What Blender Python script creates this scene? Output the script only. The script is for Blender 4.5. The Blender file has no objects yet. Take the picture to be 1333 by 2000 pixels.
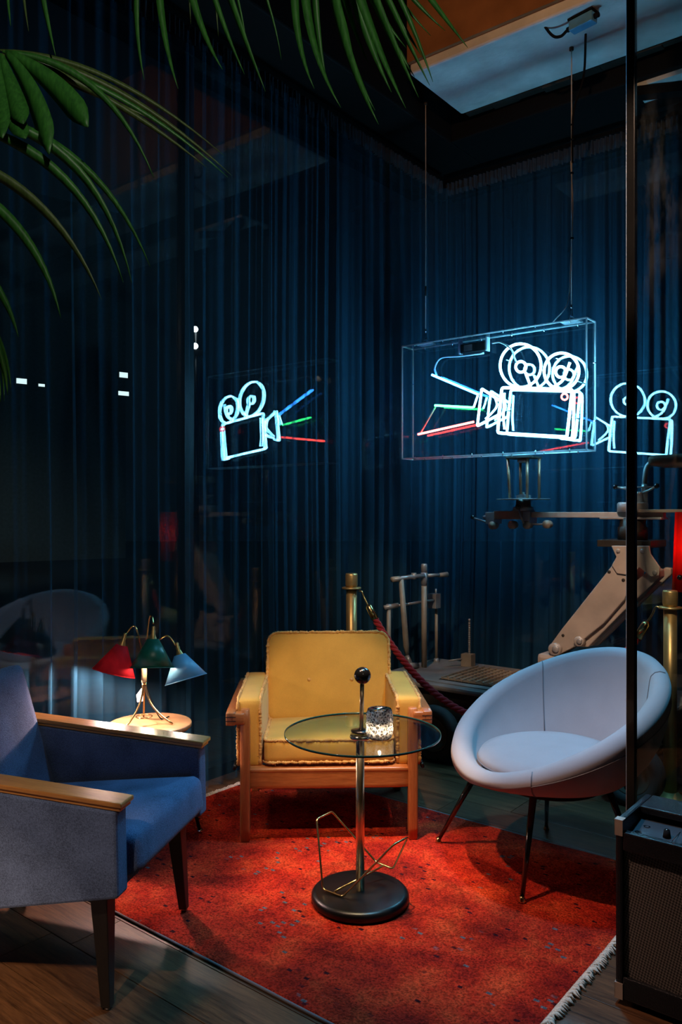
import bpy, bmesh, math, random
from mathutils import Vector, Matrix, noise
random.seed(7)
R = math.radians
SC = bpy.context.scene
COL = SC.collection
F = 1556.0            # focal length in pixels of the 1333 x 2000 frame
CH = 1.35             # camera height

# ------------------------------------------------------------------ camera, world, exposure, lights
cam = bpy.data.cameras.new('camera'); cam_o = bpy.data.objects.new('camera', cam); COL.objects.link(cam_o)
cam.sensor_fit = 'VERTICAL'; cam.sensor_height = 36.0; cam.sensor_width = 24.0; cam.lens = 36.0 * F / 2000.0
cam.clip_start = 0.05; cam.clip_end = 200
cam_o.location = (0, 0, CH); cam_o.rotation_euler = (R(90), 0, 0)
SC.camera = cam_o
SC.view_settings.view_transform = 'Standard'; SC.view_settings.look = 'None'
SC.view_settings.exposure = 0.0; SC.view_settings.gamma = 1.0; SC.view_settings.use_curve_mapping = False
SC.cycles.use_denoising = True
SC.cycles.max_bounces = 8; SC.cycles.transparent_max_bounces = 24; SC.cycles.glossy_bounces = 5
SC.cycles.diffuse_bounces = 3
SC.cycles.use_adaptive_sampling = True; SC.cycles.adaptive_threshold = 0.03
SC.cycles.sample_clamp_indirect = 4.0
SC.cycles.caustics_reflective = False; SC.cycles.caustics_refractive = False
w = bpy.data.worlds.new('night'); SC.world = w; w.use_nodes = True
w.node_tree.nodes['Background'].inputs[0].default_value = (0.02, 0.05, 0.09, 1)
w.node_tree.nodes['Background'].inputs[1].default_value = 0.03

def spot(name, loc, aim, power, col, angle, blend=0.3, size=0.04):
    l = bpy.data.lights.new(name, 'SPOT'); l.energy = power; l.color = col
    l.spot_size = R(angle); l.spot_blend = blend; l.shadow_soft_size = size
    o = bpy.data.objects.new(name, l); COL.objects.link(o); o.location = loc
    o.rotation_euler = (Vector(aim) - Vector(loc)).to_track_quat('-Z', 'Y').to_euler()
    return o
WARM = (1.0, 0.66, 0.40); PINK = (1.0, 0.74, 0.66)
spot('ceiling_spot_rug', (-0.12, 2.70, 3.7), (0.10, 2.98, 0.0), 900, WARM, 18, 0.9)
spot('ceiling_spot_yellow', (0.25, 1.3, 3.6), (-0.03, 3.5, 0.5), 350, WARM, 16, 0.5)
spot('ceiling_spot_front', (-1.25, 2.30, 3.7), (0.78, 2.72, 0.25), 330, (1.0, 0.60, 0.44), 27, 0.7)
spot('ceiling_spot_floor', (-1.6, -0.3, 3.6), (-0.70, 2.02, 0.0), 250, (1.0, 0.74, 0.56), 18, 0.6)
spot('ceiling_spot_crane', (0.3, 1.0, 3.7), (1.36, 4.1, 0.90), 520, (1.0, 0.66, 0.46), 17, 0.6)
spot('dolly_fill', (-0.6, 1.6, 3.7), (0.48, 4.75, 0.70), 240, (1.0, 0.70, 0.48), 15, 0.6)  # added lamp without a known fixture, brightens the dolly uprights
spot('ceiling_spot_behind', (-0.2, -0.6, 3.7), (-1.5, 1.3, 0.0), 700, WARM, 34, 0.5)
spot('ceiling_spot_palm', (0.6, -0.9, 3.2), (-0.25, 1.40, 2.40), 95, (1.0, 0.95, 0.78), 42, 0.7)
spot('ceiling_spot_blue', (0.72, 3.05, 3.72), (0.62, 2.55, 0.0), 360, (0.14, 0.60, 1.0), 62, 1.0, 0.12)
spot('beam_side_fill', (0.10, 0.9, 3.72), (0.95, 3.6, 4.15), 110, (1.0, 0.5, 0.22), 44, 0.8)  # invented warm lamp, there only to light the plaster side of the beam
spot('facade_fill', (-7.5, 9.5, 6.0), (-10.0, 15.0, 1.5), 500, (0.8, 0.95, 0.9), 70, 0.8)  # added light outdoors so the building wall shows, no real source

# ------------------------------------------------------------------ coordinates
UX, UY = 0.782, -0.624      # building axis u (to the right and towards the viewer); v is square to it
def UV(pu, pv, z=0.0): return Vector((UX * pu + 0.624 * pv, UY * pu + 0.782 * pv, z))
ROTU = math.atan2(UY, UX)
def at(px, py, Y): return Vector(((px - 666.5) / F * Y, Y, CH - (py - 1000) / F * Y))
def on_pv(px, py, pv):      # point of the plane pv = const seen at a pixel
    a = (px - 666.5) / F
    pu = pv * (UX * a + UY) / (UX - UY * a)
    p = UV(pu, pv); p.z = CH - (py - 1000) / F * p.y
    return p

# ------------------------------------------------------------------ materials
def new_mat(name):
    m = bpy.data.materials.new(name); m.use_nodes = True
    nt = m.node_tree; nt.nodes.clear()
    out = nt.nodes.new('ShaderNodeOutputMaterial')
    return m, nt, out
def N(nt, t, **kw):
    n = nt.nodes.new(t)
    for k, v in kw.items():
        if k in n.inputs: n.inputs[k].default_value = v
        else: setattr(n, k, v)
    return n
def coords(nt, scale=(1, 1, 1), kind='Object', rot=(0, 0, 0)):
    tc = N(nt, 'ShaderNodeTexCoord'); mp = N(nt, 'ShaderNodeMapping')
    mp.inputs['Scale'].default_value = scale; mp.inputs['Rotation'].default_value = rot
    nt.links.new(tc.outputs[kind], mp.inputs[0]); return mp.outputs[0]
def ramp(nt, fac, stops):
    r = N(nt, 'ShaderNodeValToRGB'); e = r.color_ramp.elements
    while len(e) < len(stops): e.new(0.5)
    for k, (p, c) in enumerate(stops):
        e[k].position = p; e[k].color = (c[0], c[1], c[2], 1) if not isinstance(c, (int, float)) else (c, c, c, 1)
    nt.links.new(fac, r.inputs[0]); return r.outputs[0]
def bump(nt, h, strength=0.3, dist=0.01):
    b = N(nt, 'ShaderNodeBump', Strength=strength, Distance=dist); nt.links.new(h, b.inputs['Height']); return b.outputs[0]
def mat(name, col, rough=0.5, metal=0.0, var=0.15, scale=12, bmp=0.0, bscale=120, sheen=0.0, coat=0.0, rvar=0.0, spec=0.5):
    m, nt, out = new_mat(name)
    b = N(nt, 'ShaderNodeBsdfPrincipled', Roughness=rough, Metallic=metal)
    b.inputs['Sheen Weight'].default_value = sheen; b.inputs['Coat Weight'].default_value = coat
    b.inputs['Specular IOR Level'].default_value = spec
    co = coords(nt)
    n = N(nt, 'ShaderNodeTexNoise', Scale=scale, Detail=4.0); nt.links.new(co, n.inputs['Vector'])
    c0 = tuple(max(0, x * (1 - var)) for x in col); c1 = tuple(min(1, x * (1 + var)) for x in col)
    nt.links.new(ramp(nt, n.outputs[0], [(0.3, c0), (0.7, c1)]), b.inputs['Base Color'])
    if rvar:
        nt.links.new(ramp(nt, n.outputs[0], [(0.3, rough - rvar), (0.7, rough + rvar)]), b.inputs['Roughness'])
    if bmp:
        n2 = N(nt, 'ShaderNodeTexNoise', Scale=bscale, Detail=3.0); nt.links.new(co, n2.inputs['Vector'])
        nt.links.new(bump(nt, n2.outputs[0], bmp, 0.004), b.inputs['Normal'])
    nt.links.new(b.outputs[0], out.inputs[0]); return m
def fabric(name, col, weave=900, var=0.12, bmp=0.25, sheen=0.2):
    m, nt, out = new_mat(name)
    b = N(nt, 'ShaderNodeBsdfPrincipled', Roughness=0.9); b.inputs['Sheen Weight'].default_value = sheen
    b.inputs['Specular IOR Level'].default_value = 0.15
    co = coords(nt)
    n = N(nt, 'ShaderNodeTexNoise', Scale=weave, Detail=2.0); nt.links.new(co, n.inputs['Vector'])
    n2 = N(nt, 'ShaderNodeTexNoise', Scale=9.0, Detail=4.0); nt.links.new(co, n2.inputs['Vector'])
    mx = N(nt, 'ShaderNodeMix', data_type='FLOAT'); mx.inputs[0].default_value = 0.6
    nt.links.new(n2.outputs[0], mx.inputs[2]); nt.links.new(n.outputs[0], mx.inputs[3])
    c0 = tuple(x * (1 - var) for x in col); c1 = tuple(min(1, x * (1 + var)) for x in col)
    nt.links.new(ramp(nt, mx.outputs[0], [(0.35, c0), (0.65, c1)]), b.inputs['Base Color'])
    nt.links.new(bump(nt, n.outputs[0], bmp, 0.002), b.inputs['Normal'])
    nt.links.new(b.outputs[0], out.inputs[0]); return m
def wood(name, dark, light, axis=0, scale=9.0, rough=0.35, coat=0.2, randomise=False, stretch=12.0, bmp=0.15):
    m, nt, out = new_mat(name)
    b = N(nt, 'ShaderNodeBsdfPrincipled', Roughness=rough); b.inputs['Coat Weight'].default_value = coat
    b.inputs['Coat Roughness'].default_value = 0.25
    sc = [stretch] * 3; sc[axis] = 1.0
    co = coords(nt, tuple(sc))
    if randomise:
        oi = N(nt, 'ShaderNodeObjectInfo'); ad = N(nt, 'ShaderNodeVectorMath', operation='ADD')
        ml = N(nt, 'ShaderNodeMath', operation='MULTIPLY'); ml.inputs[1].default_value = 37.0
        nt.links.new(oi.outputs['Random'], ml.inputs[0]); nt.links.new(co, ad.inputs[0]); nt.links.new(ml.outputs[0], ad.inputs[1]); co = ad.outputs[0]
    n = N(nt, 'ShaderNodeTexNoise', Scale=scale * 0.35, Detail=6.0, Roughness=0.65, Distortion=0.8); nt.links.new(co, n.inputs['Vector'])
    n2 = N(nt, 'ShaderNodeTexNoise', Scale=scale * 2.2, Detail=8.0, Roughness=0.7); nt.links.new(co, n2.inputs['Vector'])
    mx = N(nt, 'ShaderNodeMix', data_type='FLOAT'); mx.inputs[0].default_value = 0.45
    nt.links.new(n.outputs[0], mx.inputs[2]); nt.links.new(n2.outputs[0], mx.inputs[3])
    colr = ramp(nt, mx.outputs[0], [(0.36, dark), (0.5, tuple((a + c) / 2 for a, c in zip(dark, light))), (0.64, light)])
    if randomise:
        hs = N(nt, 'ShaderNodeHueSaturation'); mr = N(nt, 'ShaderNodeMapRange'); mr.inputs[3].default_value = 0.75; mr.inputs[4].default_value = 1.25
        nt.links.new(oi.outputs['Random'], mr.inputs[0]); nt.links.new(mr.outputs[0], hs.inputs['Value']); nt.links.new(colr, hs.inputs['Color']); colr = hs.outputs[0]
    nt.links.new(colr, b.inputs['Base Color'])
    nt.links.new(bump(nt, mx.outputs[0], bmp, 0.004), b.inputs['Normal'])
    nt.links.new(b.outputs[0], out.inputs[0]); return m
def thin_glass(name, tint=(1, 1, 1), ior=1.5, rough=0.0, dirt=0.0, dirt_col=(.5, .5, .5)):
    m, nt, out = new_mat(name)
    tr = N(nt, 'ShaderNodeBsdfTransparent'); tr.inputs[0].default_value = (*tint, 1)
    gl = N(nt, 'ShaderNodeBsdfGlossy', Roughness=rough); gl.inputs[0].default_value = (1, 1, 1, 1)
    fr = N(nt, 'ShaderNodeFresnel', IOR=ior)
    geo = N(nt, 'ShaderNodeNewGeometry')                      # same reflectance from both sides of a thin sheet
    mi = N(nt, 'ShaderNodeMix', data_type='FLOAT'); mi.inputs[2].default_value = ior; mi.inputs[3].default_value = 1.0 / ior
    nt.links.new(geo.outputs['Backfacing'], mi.inputs[0]); nt.links.new(mi.outputs[0], fr.inputs['IOR'])
    ms = N(nt, 'ShaderNodeMixShader'); nt.links.new(fr.outputs[0], ms.inputs[0]); nt.links.new(tr.outputs[0], ms.inputs[1]); nt.links.new(gl.outputs[0], ms.inputs[2])
    sh = ms.outputs[0]
    if dirt:
        n = N(nt, 'ShaderNodeTexNoise', Scale=3.0, Detail=8.0, Roughness=0.7); nt.links.new(coords(nt, (4, 4, 1)), n.inputs['Vector'])
        d = N(nt, 'ShaderNodeBsdfDiffuse'); d.inputs[0].default_value = (*dirt_col, 1)
        ms2 = N(nt, 'ShaderNodeMixShader'); nt.links.new(ramp(nt, n.outputs[0], [(0.45, 0.0), (0.8, dirt)]), ms2.inputs[0])
        nt.links.new(sh, ms2.inputs[1]); nt.links.new(d.outputs[0], ms2.inputs[2]); sh = ms2.outputs[0]
    nt.links.new(sh, out.inputs[0]); return m
def sheer(name, col, see=0.45, through=0.12):
    m, nt, out = new_mat(name)
    tr = N(nt, 'ShaderNodeBsdfTransparent'); d = N(nt, 'ShaderNodeBsdfDiffuse'); t2 = N(nt, 'ShaderNodeBsdfTranslucent')
    n = N(nt, 'ShaderNodeTexNoise', Scale=30.0, Detail=3.0); nt.links.new(coords(nt, (1, 1, 0.02)), n.inputs['Vector'])
    c = ramp(nt, n.outputs[0], [(0.3, tuple(x * 0.8 for x in col)), (0.7, tuple(x * 1.2 for x in col))])
    nt.links.new(c, d.inputs[0]); nt.links.new(c, t2.inputs[0])
    a = N(nt, 'ShaderNodeMixShader'); a.inputs[0].default_value = through
    nt.links.new(d.outputs[0], a.inputs[1]); nt.links.new(t2.outputs[0], a.inputs[2])
    f = N(nt, 'ShaderNodeMixShader'); f.inputs[0].default_value = see
    nt.links.new(a.outputs[0], f.inputs[1]); nt.links.new(tr.outputs[0], f.inputs[2])
    nt.links.new(f.outputs[0], out.inputs[0]); return m
def crystal():
    m, nt, out = new_mat('cut_glass')
    tr = N(nt, 'ShaderNodeBsdfTransparent'); gl = N(nt, 'ShaderNodeBsdfGlossy', Roughness=0.02); rf = N(nt, 'ShaderNodeBsdfRefraction', Roughness=0.0, IOR=1.5)
    tl = N(nt, 'ShaderNodeBsdfTranslucent'); tl.inputs[0].default_value = (0.95, 0.97, 1.0, 1)
    fr = N(nt, 'ShaderNodeFresnel', IOR=1.8)
    v = N(nt, 'ShaderNodeTexVoronoi', Scale=95.0, feature='DISTANCE_TO_EDGE'); nt.links.new(coords(nt), v.inputs['Vector'])   # white translucent net stands in for the sparkle of the cut facets
    a = N(nt, 'ShaderNodeMixShader'); a.inputs[0].default_value = 0.15; nt.links.new(tr.outputs[0], a.inputs[1]); nt.links.new(rf.outputs[0], a.inputs[2])
    b = N(nt, 'ShaderNodeMixShader'); nt.links.new(ramp(nt, v.outputs['Distance'], [(0.05, 0.75), (0.22, 0.10)]), b.inputs[0]); nt.links.new(a.outputs[0], b.inputs[1]); nt.links.new(tl.outputs[0], b.inputs[2])
    c = N(nt, 'ShaderNodeMixShader'); nt.links.new(fr.outputs[0], c.inputs[0]); nt.links.new(b.outputs[0], c.inputs[1]); nt.links.new(gl.outputs[0], c.inputs[2])
    nt.links.new(c.outputs[0], out.inputs[0]); return m
def emit(name, col, strength):
    m, nt, out = new_mat(name)
    e = N(nt, 'ShaderNodeEmission', Strength=strength); e.inputs[0].default_value = (*col, 1)
    nt.links.new(e.outputs[0], out.inputs[0]); return m
def rug_mat():
    m, nt, out = new_mat('rug_pile')
    b = N(nt, 'ShaderNodeBsdfPrincipled', Roughness=0.95); b.inputs['Specular IOR Level'].default_value = 0.1
    co = coords(nt)
    n = N(nt, 'ShaderNodeTexNoise', Scale=5.0, Detail=8.0, Roughness=0.65); nt.links.new(co, n.inputs['Vector'])
    base = ramp(nt, n.outputs[0], [(0.33, (0.22, 0.008, 0.007)), (0.5, (0.52, 0.028, 0.011)), (0.66, (0.72, 0.075, 0.022))])
    # worn specks where the grey ground shows, in clusters
    v = N(nt, 'ShaderNodeTexVoronoi', Scale=34.0, distance='CHEBYCHEV'); nt.links.new(coords(nt, (1, 1.6, 1)), v.inputs['Vector'])
    nc = N(nt, 'ShaderNodeTexNoise', Scale=3.1, Detail=2.0); nt.links.new(co, nc.inputs['Vector'])
    sep = N(nt, 'ShaderNodeSeparateColor'); nt.links.new(v.outputs['Color'], sep.inputs[0])
    th = N(nt, 'ShaderNodeMath', operation='MULTIPLY'); nt.links.new(sep.outputs[0], th.inputs[0])
    nt.links.new(ramp(nt, nc.outputs[0], [(0.40, 0.80), (0.66, 1.12)]), th.inputs[1])
    pick = ramp(nt, th.outputs[0], [(0.93, 0.0), (0.95, 1.0)])
    near = ramp(nt, v.outputs['Distance'], [(0.24, 1.0), (0.34, 0.0)])
    mm = N(nt, 'ShaderNodeMath', operation='MULTIPLY'); nt.links.new(pick, mm.inputs[0]); nt.links.new(near, mm.inputs[1])
    pick2 = ramp(nt, sep.outputs[1], [(0.93, 0.0), (0.95, 1.0)])
    m3 = N(nt, 'ShaderNodeMath', operation='MULTIPLY'); nt.links.new(pick2, m3.inputs[0]); nt.links.new(near, m3.inputs[1])
    mx = N(nt, 'ShaderNodeMix', data_type='RGBA'); nt.links.new(mm.outputs[0], mx.inputs[0]); nt.links.new(base, mx.inputs[6]); mx.inputs[7].default_value = (0.13, 0.125, 0.14, 1)
    mx2 = N(nt, 'ShaderNodeMix', data_type='RGBA'); nt.links.new(m3.outputs[0], mx2.inputs[0]); nt.links.new(mx.outputs[2], mx2.inputs[6]); mx2.inputs[7].default_value = (0.05, 0.006, 0.012, 1)
    n3 = N(nt, 'ShaderNodeTexNoise', Scale=150.0, Detail=4.0); nt.links.new(co, n3.inputs['Vector'])
    ml = N(nt, 'ShaderNodeMix', data_type='RGBA', blend_type='MULTIPLY'); ml.inputs[0].default_value = 1.0
    nt.links.new(mx2.outputs[2], ml.inputs[6]); nt.links.new(ramp(nt, n3.outputs[0], [(0.36, 0.45), (0.62, 1.15)]), ml.inputs[7])
    nt.links.new(ml.outputs[2], b.inputs['Base Color'])
    nt.links.new(bump(nt, n3.outputs[0], 0.9, 0.012), b.inputs['Normal'])
    nt.links.new(b.outputs[0], out.inputs[0]); return m
def grille_mat():
    m, nt, out = new_mat('grille_cloth')
    b = N(nt, 'ShaderNodeBsdfPrincipled', Roughness=0.6)
    wv = N(nt, 'ShaderNodeTexChecker', Scale=190.0); wv.inputs[1].default_value = (0.17, 0.15, 0.135, 1); wv.inputs[2].default_value = (0.02, 0.017, 0.014, 1)
    nt.links.new(coords(nt, (1, 1, 1), rot=(0, R(32), 0)), wv.inputs['Vector'])
    nt.links.new(wv.outputs[0], b.inputs['Base Color']); nt.links.new(bump(nt, wv.outputs[1], 0.6, 0.003), b.inputs['Normal'])
    nt.links.new(b.outputs[0], out.inputs[0]); return m
def leaf_mat(name, dark, light):
    m, nt, out = new_mat(name)
    b = N(nt, 'ShaderNodeBsdfPrincipled', Roughness=0.45)
    co = coords(nt, (1, 1, 1), 'Generated')
    n = N(nt, 'ShaderNodeTexNoise', Scale=6.0, Detail=5.0); nt.links.new(coords(nt, (40, 40, 3)), n.inputs['Vector'])
    c = ramp(nt, n.outputs[0], [(0.3, dark), (0.7, light)])
    nt.links.new(c, b.inputs['Base Color'])
    t = N(nt, 'ShaderNodeBsdfTranslucent'); nt.links.new(c, t.inputs[0])
    ms = N(nt, 'ShaderNodeMixShader'); ms.inputs[0].default_value = 0.3
    nt.links.new(b.outputs[0], ms.inputs[1]); nt.links.new(t.outputs[0], ms.inputs[2]); nt.links.new(ms.outputs[0], out.inputs[0]); return m

M = {}
M['floor'] = wood('floor_wood', (0.022, 0.009, 0.004), (0.165, 0.075, 0.031), 0, 7, 0.42, 0.10, True, 14)
M['sub'] = mat('dark_subfloor', (0.012, 0.009, 0.007), 0.8)
M['black'] = mat('black_paint', (0.0022, 0.0022, 0.0026), 0.8, spec=0.2)
M['blackgloss'] = mat('black_gloss', (0.006, 0.006, 0.006), 0.16, coat=0.4)
M['blackmetal'] = mat('black_metal', (0.012, 0.012, 0.013), 0.3, 0.6)
M['concrete'] = mat('concrete', (0.72, 0.74, 0.75), 0.85, var=0.18, scale=5, bmp=0.5, bscale=30)
M['plaster'] = mat('brown_plaster', (0.30, 0.13, 0.05), 0.9, var=0.3, scale=4, bmp=0.4, bscale=25)
M['curtain'] = sheer('navy_sheer', (0.042, 0.148, 0.255), 0.80)
M['tape'] = mat('header_tape', (0.012, 0.02, 0.032), 0.8)
M['winglass'] = thin_glass('window_glass', (0.93, 0.97, 0.97))
M['pane'] = thin_glass('door_glass', (0.90, 0.95, 0.94), dirt=0.035)
M['acrylic'] = thin_glass('acrylic', (0.98, 1.0, 1.0), 1.49)
M['acrylic_edge'] = sheer('acrylic_edge', (0.92, 0.97, 1.0), 0.1, 0.5)
M['whiterope'] = mat('pale_wire_rope', (0.62, 0.60, 0.57), 0.5)
M['tableglass'] = thin_glass('table_glass', (0.86, 0.94, 0.92))
M['glassedge'] = mat('glass_edge', (0.015, 0.075, 0.07), 0.08, var=0.05)
M['cyan'] = emit('neon_white_blue', (0.18, 0.66, 1.0), 110)
M['blue'] = emit('neon_blue', (0.03, 0.25, 1.0), 50)
M['green'] = emit('neon_green', (0.04, 1.0, 0.22), 22)
M['red'] = emit('neon_red', (1.0, 0.06, 0.05), 26)
M['tube_off'] = mat('unlit_tube', (0.6, 0.66, 0.68), 0.25)
M['steel'] = mat('brushed_steel', (0.40, 0.39, 0.38), 0.38, 0.45, var=0.2, rvar=0.08)
M['alu'] = mat('worn_aluminium', (0.50, 0.43, 0.37), 0.48, 0.25, var=0.18, scale=6, bmp=0.15, bscale=60, rvar=0.08)
M['olive'] = mat('worn_tube_paint', (0.34, 0.28, 0.21), 0.5, 0.1, var=0.2)
M['copper'] = mat('copper_tube', (0.40, 0.19, 0.11), 0.35, 0.4)
M['deckplate'] = mat('deck_plate', (0.26, 0.25, 0.24), 0.5, 0.2, var=0.35, scale=7, bmp=0.2, bscale=50, rvar=0.1)
M['darkiron'] = mat('dark_iron', (0.04, 0.036, 0.03), 0.55, 0.5, var=0.3)
M['rubber'] = mat('tyre_rubber', (0.035, 0.032, 0.028), 0.75, bmp=0.2)
M['hub'] = mat('wheel_hub', (0.10, 0.085, 0.06), 0.5, 0.4)
M['tarp'] = mat('seat_leather', (0.16, 0.11, 0.075), 0.6, bmp=0.4, bscale=60)
M['brass'] = mat('brass', (0.70, 0.47, 0.20), 0.22, 1.0, var=0.12)
M['brass_dull'] = mat('aged_brass', (0.58, 0.37, 0.14), 0.38, 0.75, var=0.2)
M['champagne'] = mat('champagne_metal', (0.92, 0.68, 0.42), 0.27, 1.0, var=0.05)
M['rope'] = fabric('red_rope', (0.36, 0.022, 0.028), 500, 0.3)
M['yellow'] = fabric('mustard_velvet', (0.66, 0.37, 0.075), 700, 0.14, 0.2, 0.15)
M['fray'] = fabric('frayed_piping', (0.66, 0.36, 0.11), 300, 0.4, 0.6)
M['teak'] = wood('teak', (0.26, 0.075, 0.022), (0.50, 0.19, 0.06), 2, 9, 0.35, 0.25)
M['teakx'] = wood('teak_rail', (0.26, 0.075, 0.022), (0.50, 0.19, 0.06), 0, 9, 0.35, 0.25)
M['teaky'] = wood('teak_arm', (0.26, 0.075, 0.022), (0.50, 0.19, 0.06), 1, 9, 0.35, 0.25)
M['bluewool'] = fabric('blue_wool', (0.105, 0.150, 0.285), 330, 0.45, 0.5, 0.1)
M['beech'] = wood('beech_arm', (0.38, 0.14, 0.032), (0.64, 0.29, 0.08), 0, 7, 0.3, 0.3)
M['darkwood'] = wood('black_stained_wood', (0.003, 0.0022, 0.002), (0.010, 0.0065, 0.005), 2, 9, 0.5, 0.03)
M['grey'] = fabric('pale_grey_velvet', (0.37, 0.37, 0.41), 800, 0.07, 0.12, 0.3)
M['seam'] = fabric('grey_seam', (0.20, 0.20, 0.23))
M['tabletop'] = wood('round_table_wood', (0.30, 0.13, 0.05), (0.52, 0.28, 0.12), 0, 9, 0.45, 0.1)
M['redshade'] = sheer('red_shade', (0.60, 0.025, 0.04), 0.0, 0.05)
M['greenshade'] = mat('green_shade', (0.006, 0.115, 0.075), 0.4, var=0.15, scale=30)
M['blueshade'] = mat('blue_shade', (0.16, 0.42, 0.68), 0.4, var=0.1)
M['ivory'] = mat('ivory_sleeve', (0.75, 0.62, 0.36), 0.35)
M['paper'] = mat('paper_tag', (0.75, 0.66, 0.62), 0.7, var=0.05)
M['cord'] = mat('fringe_cotton', (0.55, 0.48, 0.40), 0.9, var=0.25, scale=200)
M['rug'] = rug_mat()
M['tolex'] = mat('black_vinyl', (0.006, 0.007, 0.009), 0.36, var=0.3, scale=200, bmp=0.5, bscale=300)
M['panelblue'] = mat('control_panel', (0.05, 0.06, 0.075), 0.4, 0.4)
M['chrome'] = mat('chrome', (0.75, 0.75, 0.76), 0.15, 1.0, var=0.03)
M['nickel'] = mat('nickel_corner', (0.66, 0.54, 0.46), 0.3, 0.6, var=0.1)
M['satin'] = mat('satin_black', (0.004, 0.004, 0.005), 0.33, spec=0.35)
M['grille'] = grille_mat()
M['leaf'] = leaf_mat('palm_leaf', (0.022, 0.12, 0.020), (0.055, 0.24, 0.035))
M['leafb'] = leaf_mat('palm_leaf_olive', (0.050, 0.095, 0.022), (0.11, 0.17, 0.045))
M['stalk'] = mat('palm_stalk', (0.09, 0.12, 0.035), 0.5)
M['bark'] = mat('palm_bark', (0.09, 0.06, 0.035), 0.9, var=0.4, scale=30, bmp=0.8, bscale=60)
M['pot'] = mat('planter_clay', (0.10, 0.09, 0.085), 0.7)
M['soil'] = mat('soil', (0.03, 0.02, 0.014), 0.95)
M['crystal'] = crystal()
M['wax'] = mat('wax', (0.85, 0.78, 0.65), 0.5, var=0.03)
M['flame'] = emit('flame', (1.0, 0.70, 0.42), 700)
M['redlamp'] = sheer('red_lamp_fabric', (0.75, 0.02, 0.012), 0.05, 0.8)
M['lampwhite'] = emit('street_light', (0.8, 0.95, 1.0), 14)
M['lampwin'] = emit('lit_window', (0.75, 0.95, 1.0), 1.5)
M['facade'] = mat('grey_facade', (0.16, 0.17, 0.165), 0.9, bmp=0.2)
M['asphalt'] = mat('asphalt', (0.04, 0.042, 0.045), 0.9)
M['rug2'] = mat('faded_rug', (0.30, 0.25, 0.30), 0.95, var=0.7, scale=16)
M['bulb_redshade'] = emit('lamp_bulb_red', (1.0, 0.66, 0.58), 1900)
M['bulb_greenshade'] = emit('lamp_bulb_green', (1.0, 0.70, 0.50), 110)
M['bulb_blueshade'] = emit('lamp_bulb_blue', (1.0, 0.72, 0.56), 200)
M['bulb_floor'] = emit('lamp_bulb_floor', (1.0, 0.6, 0.35), 42)

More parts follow.
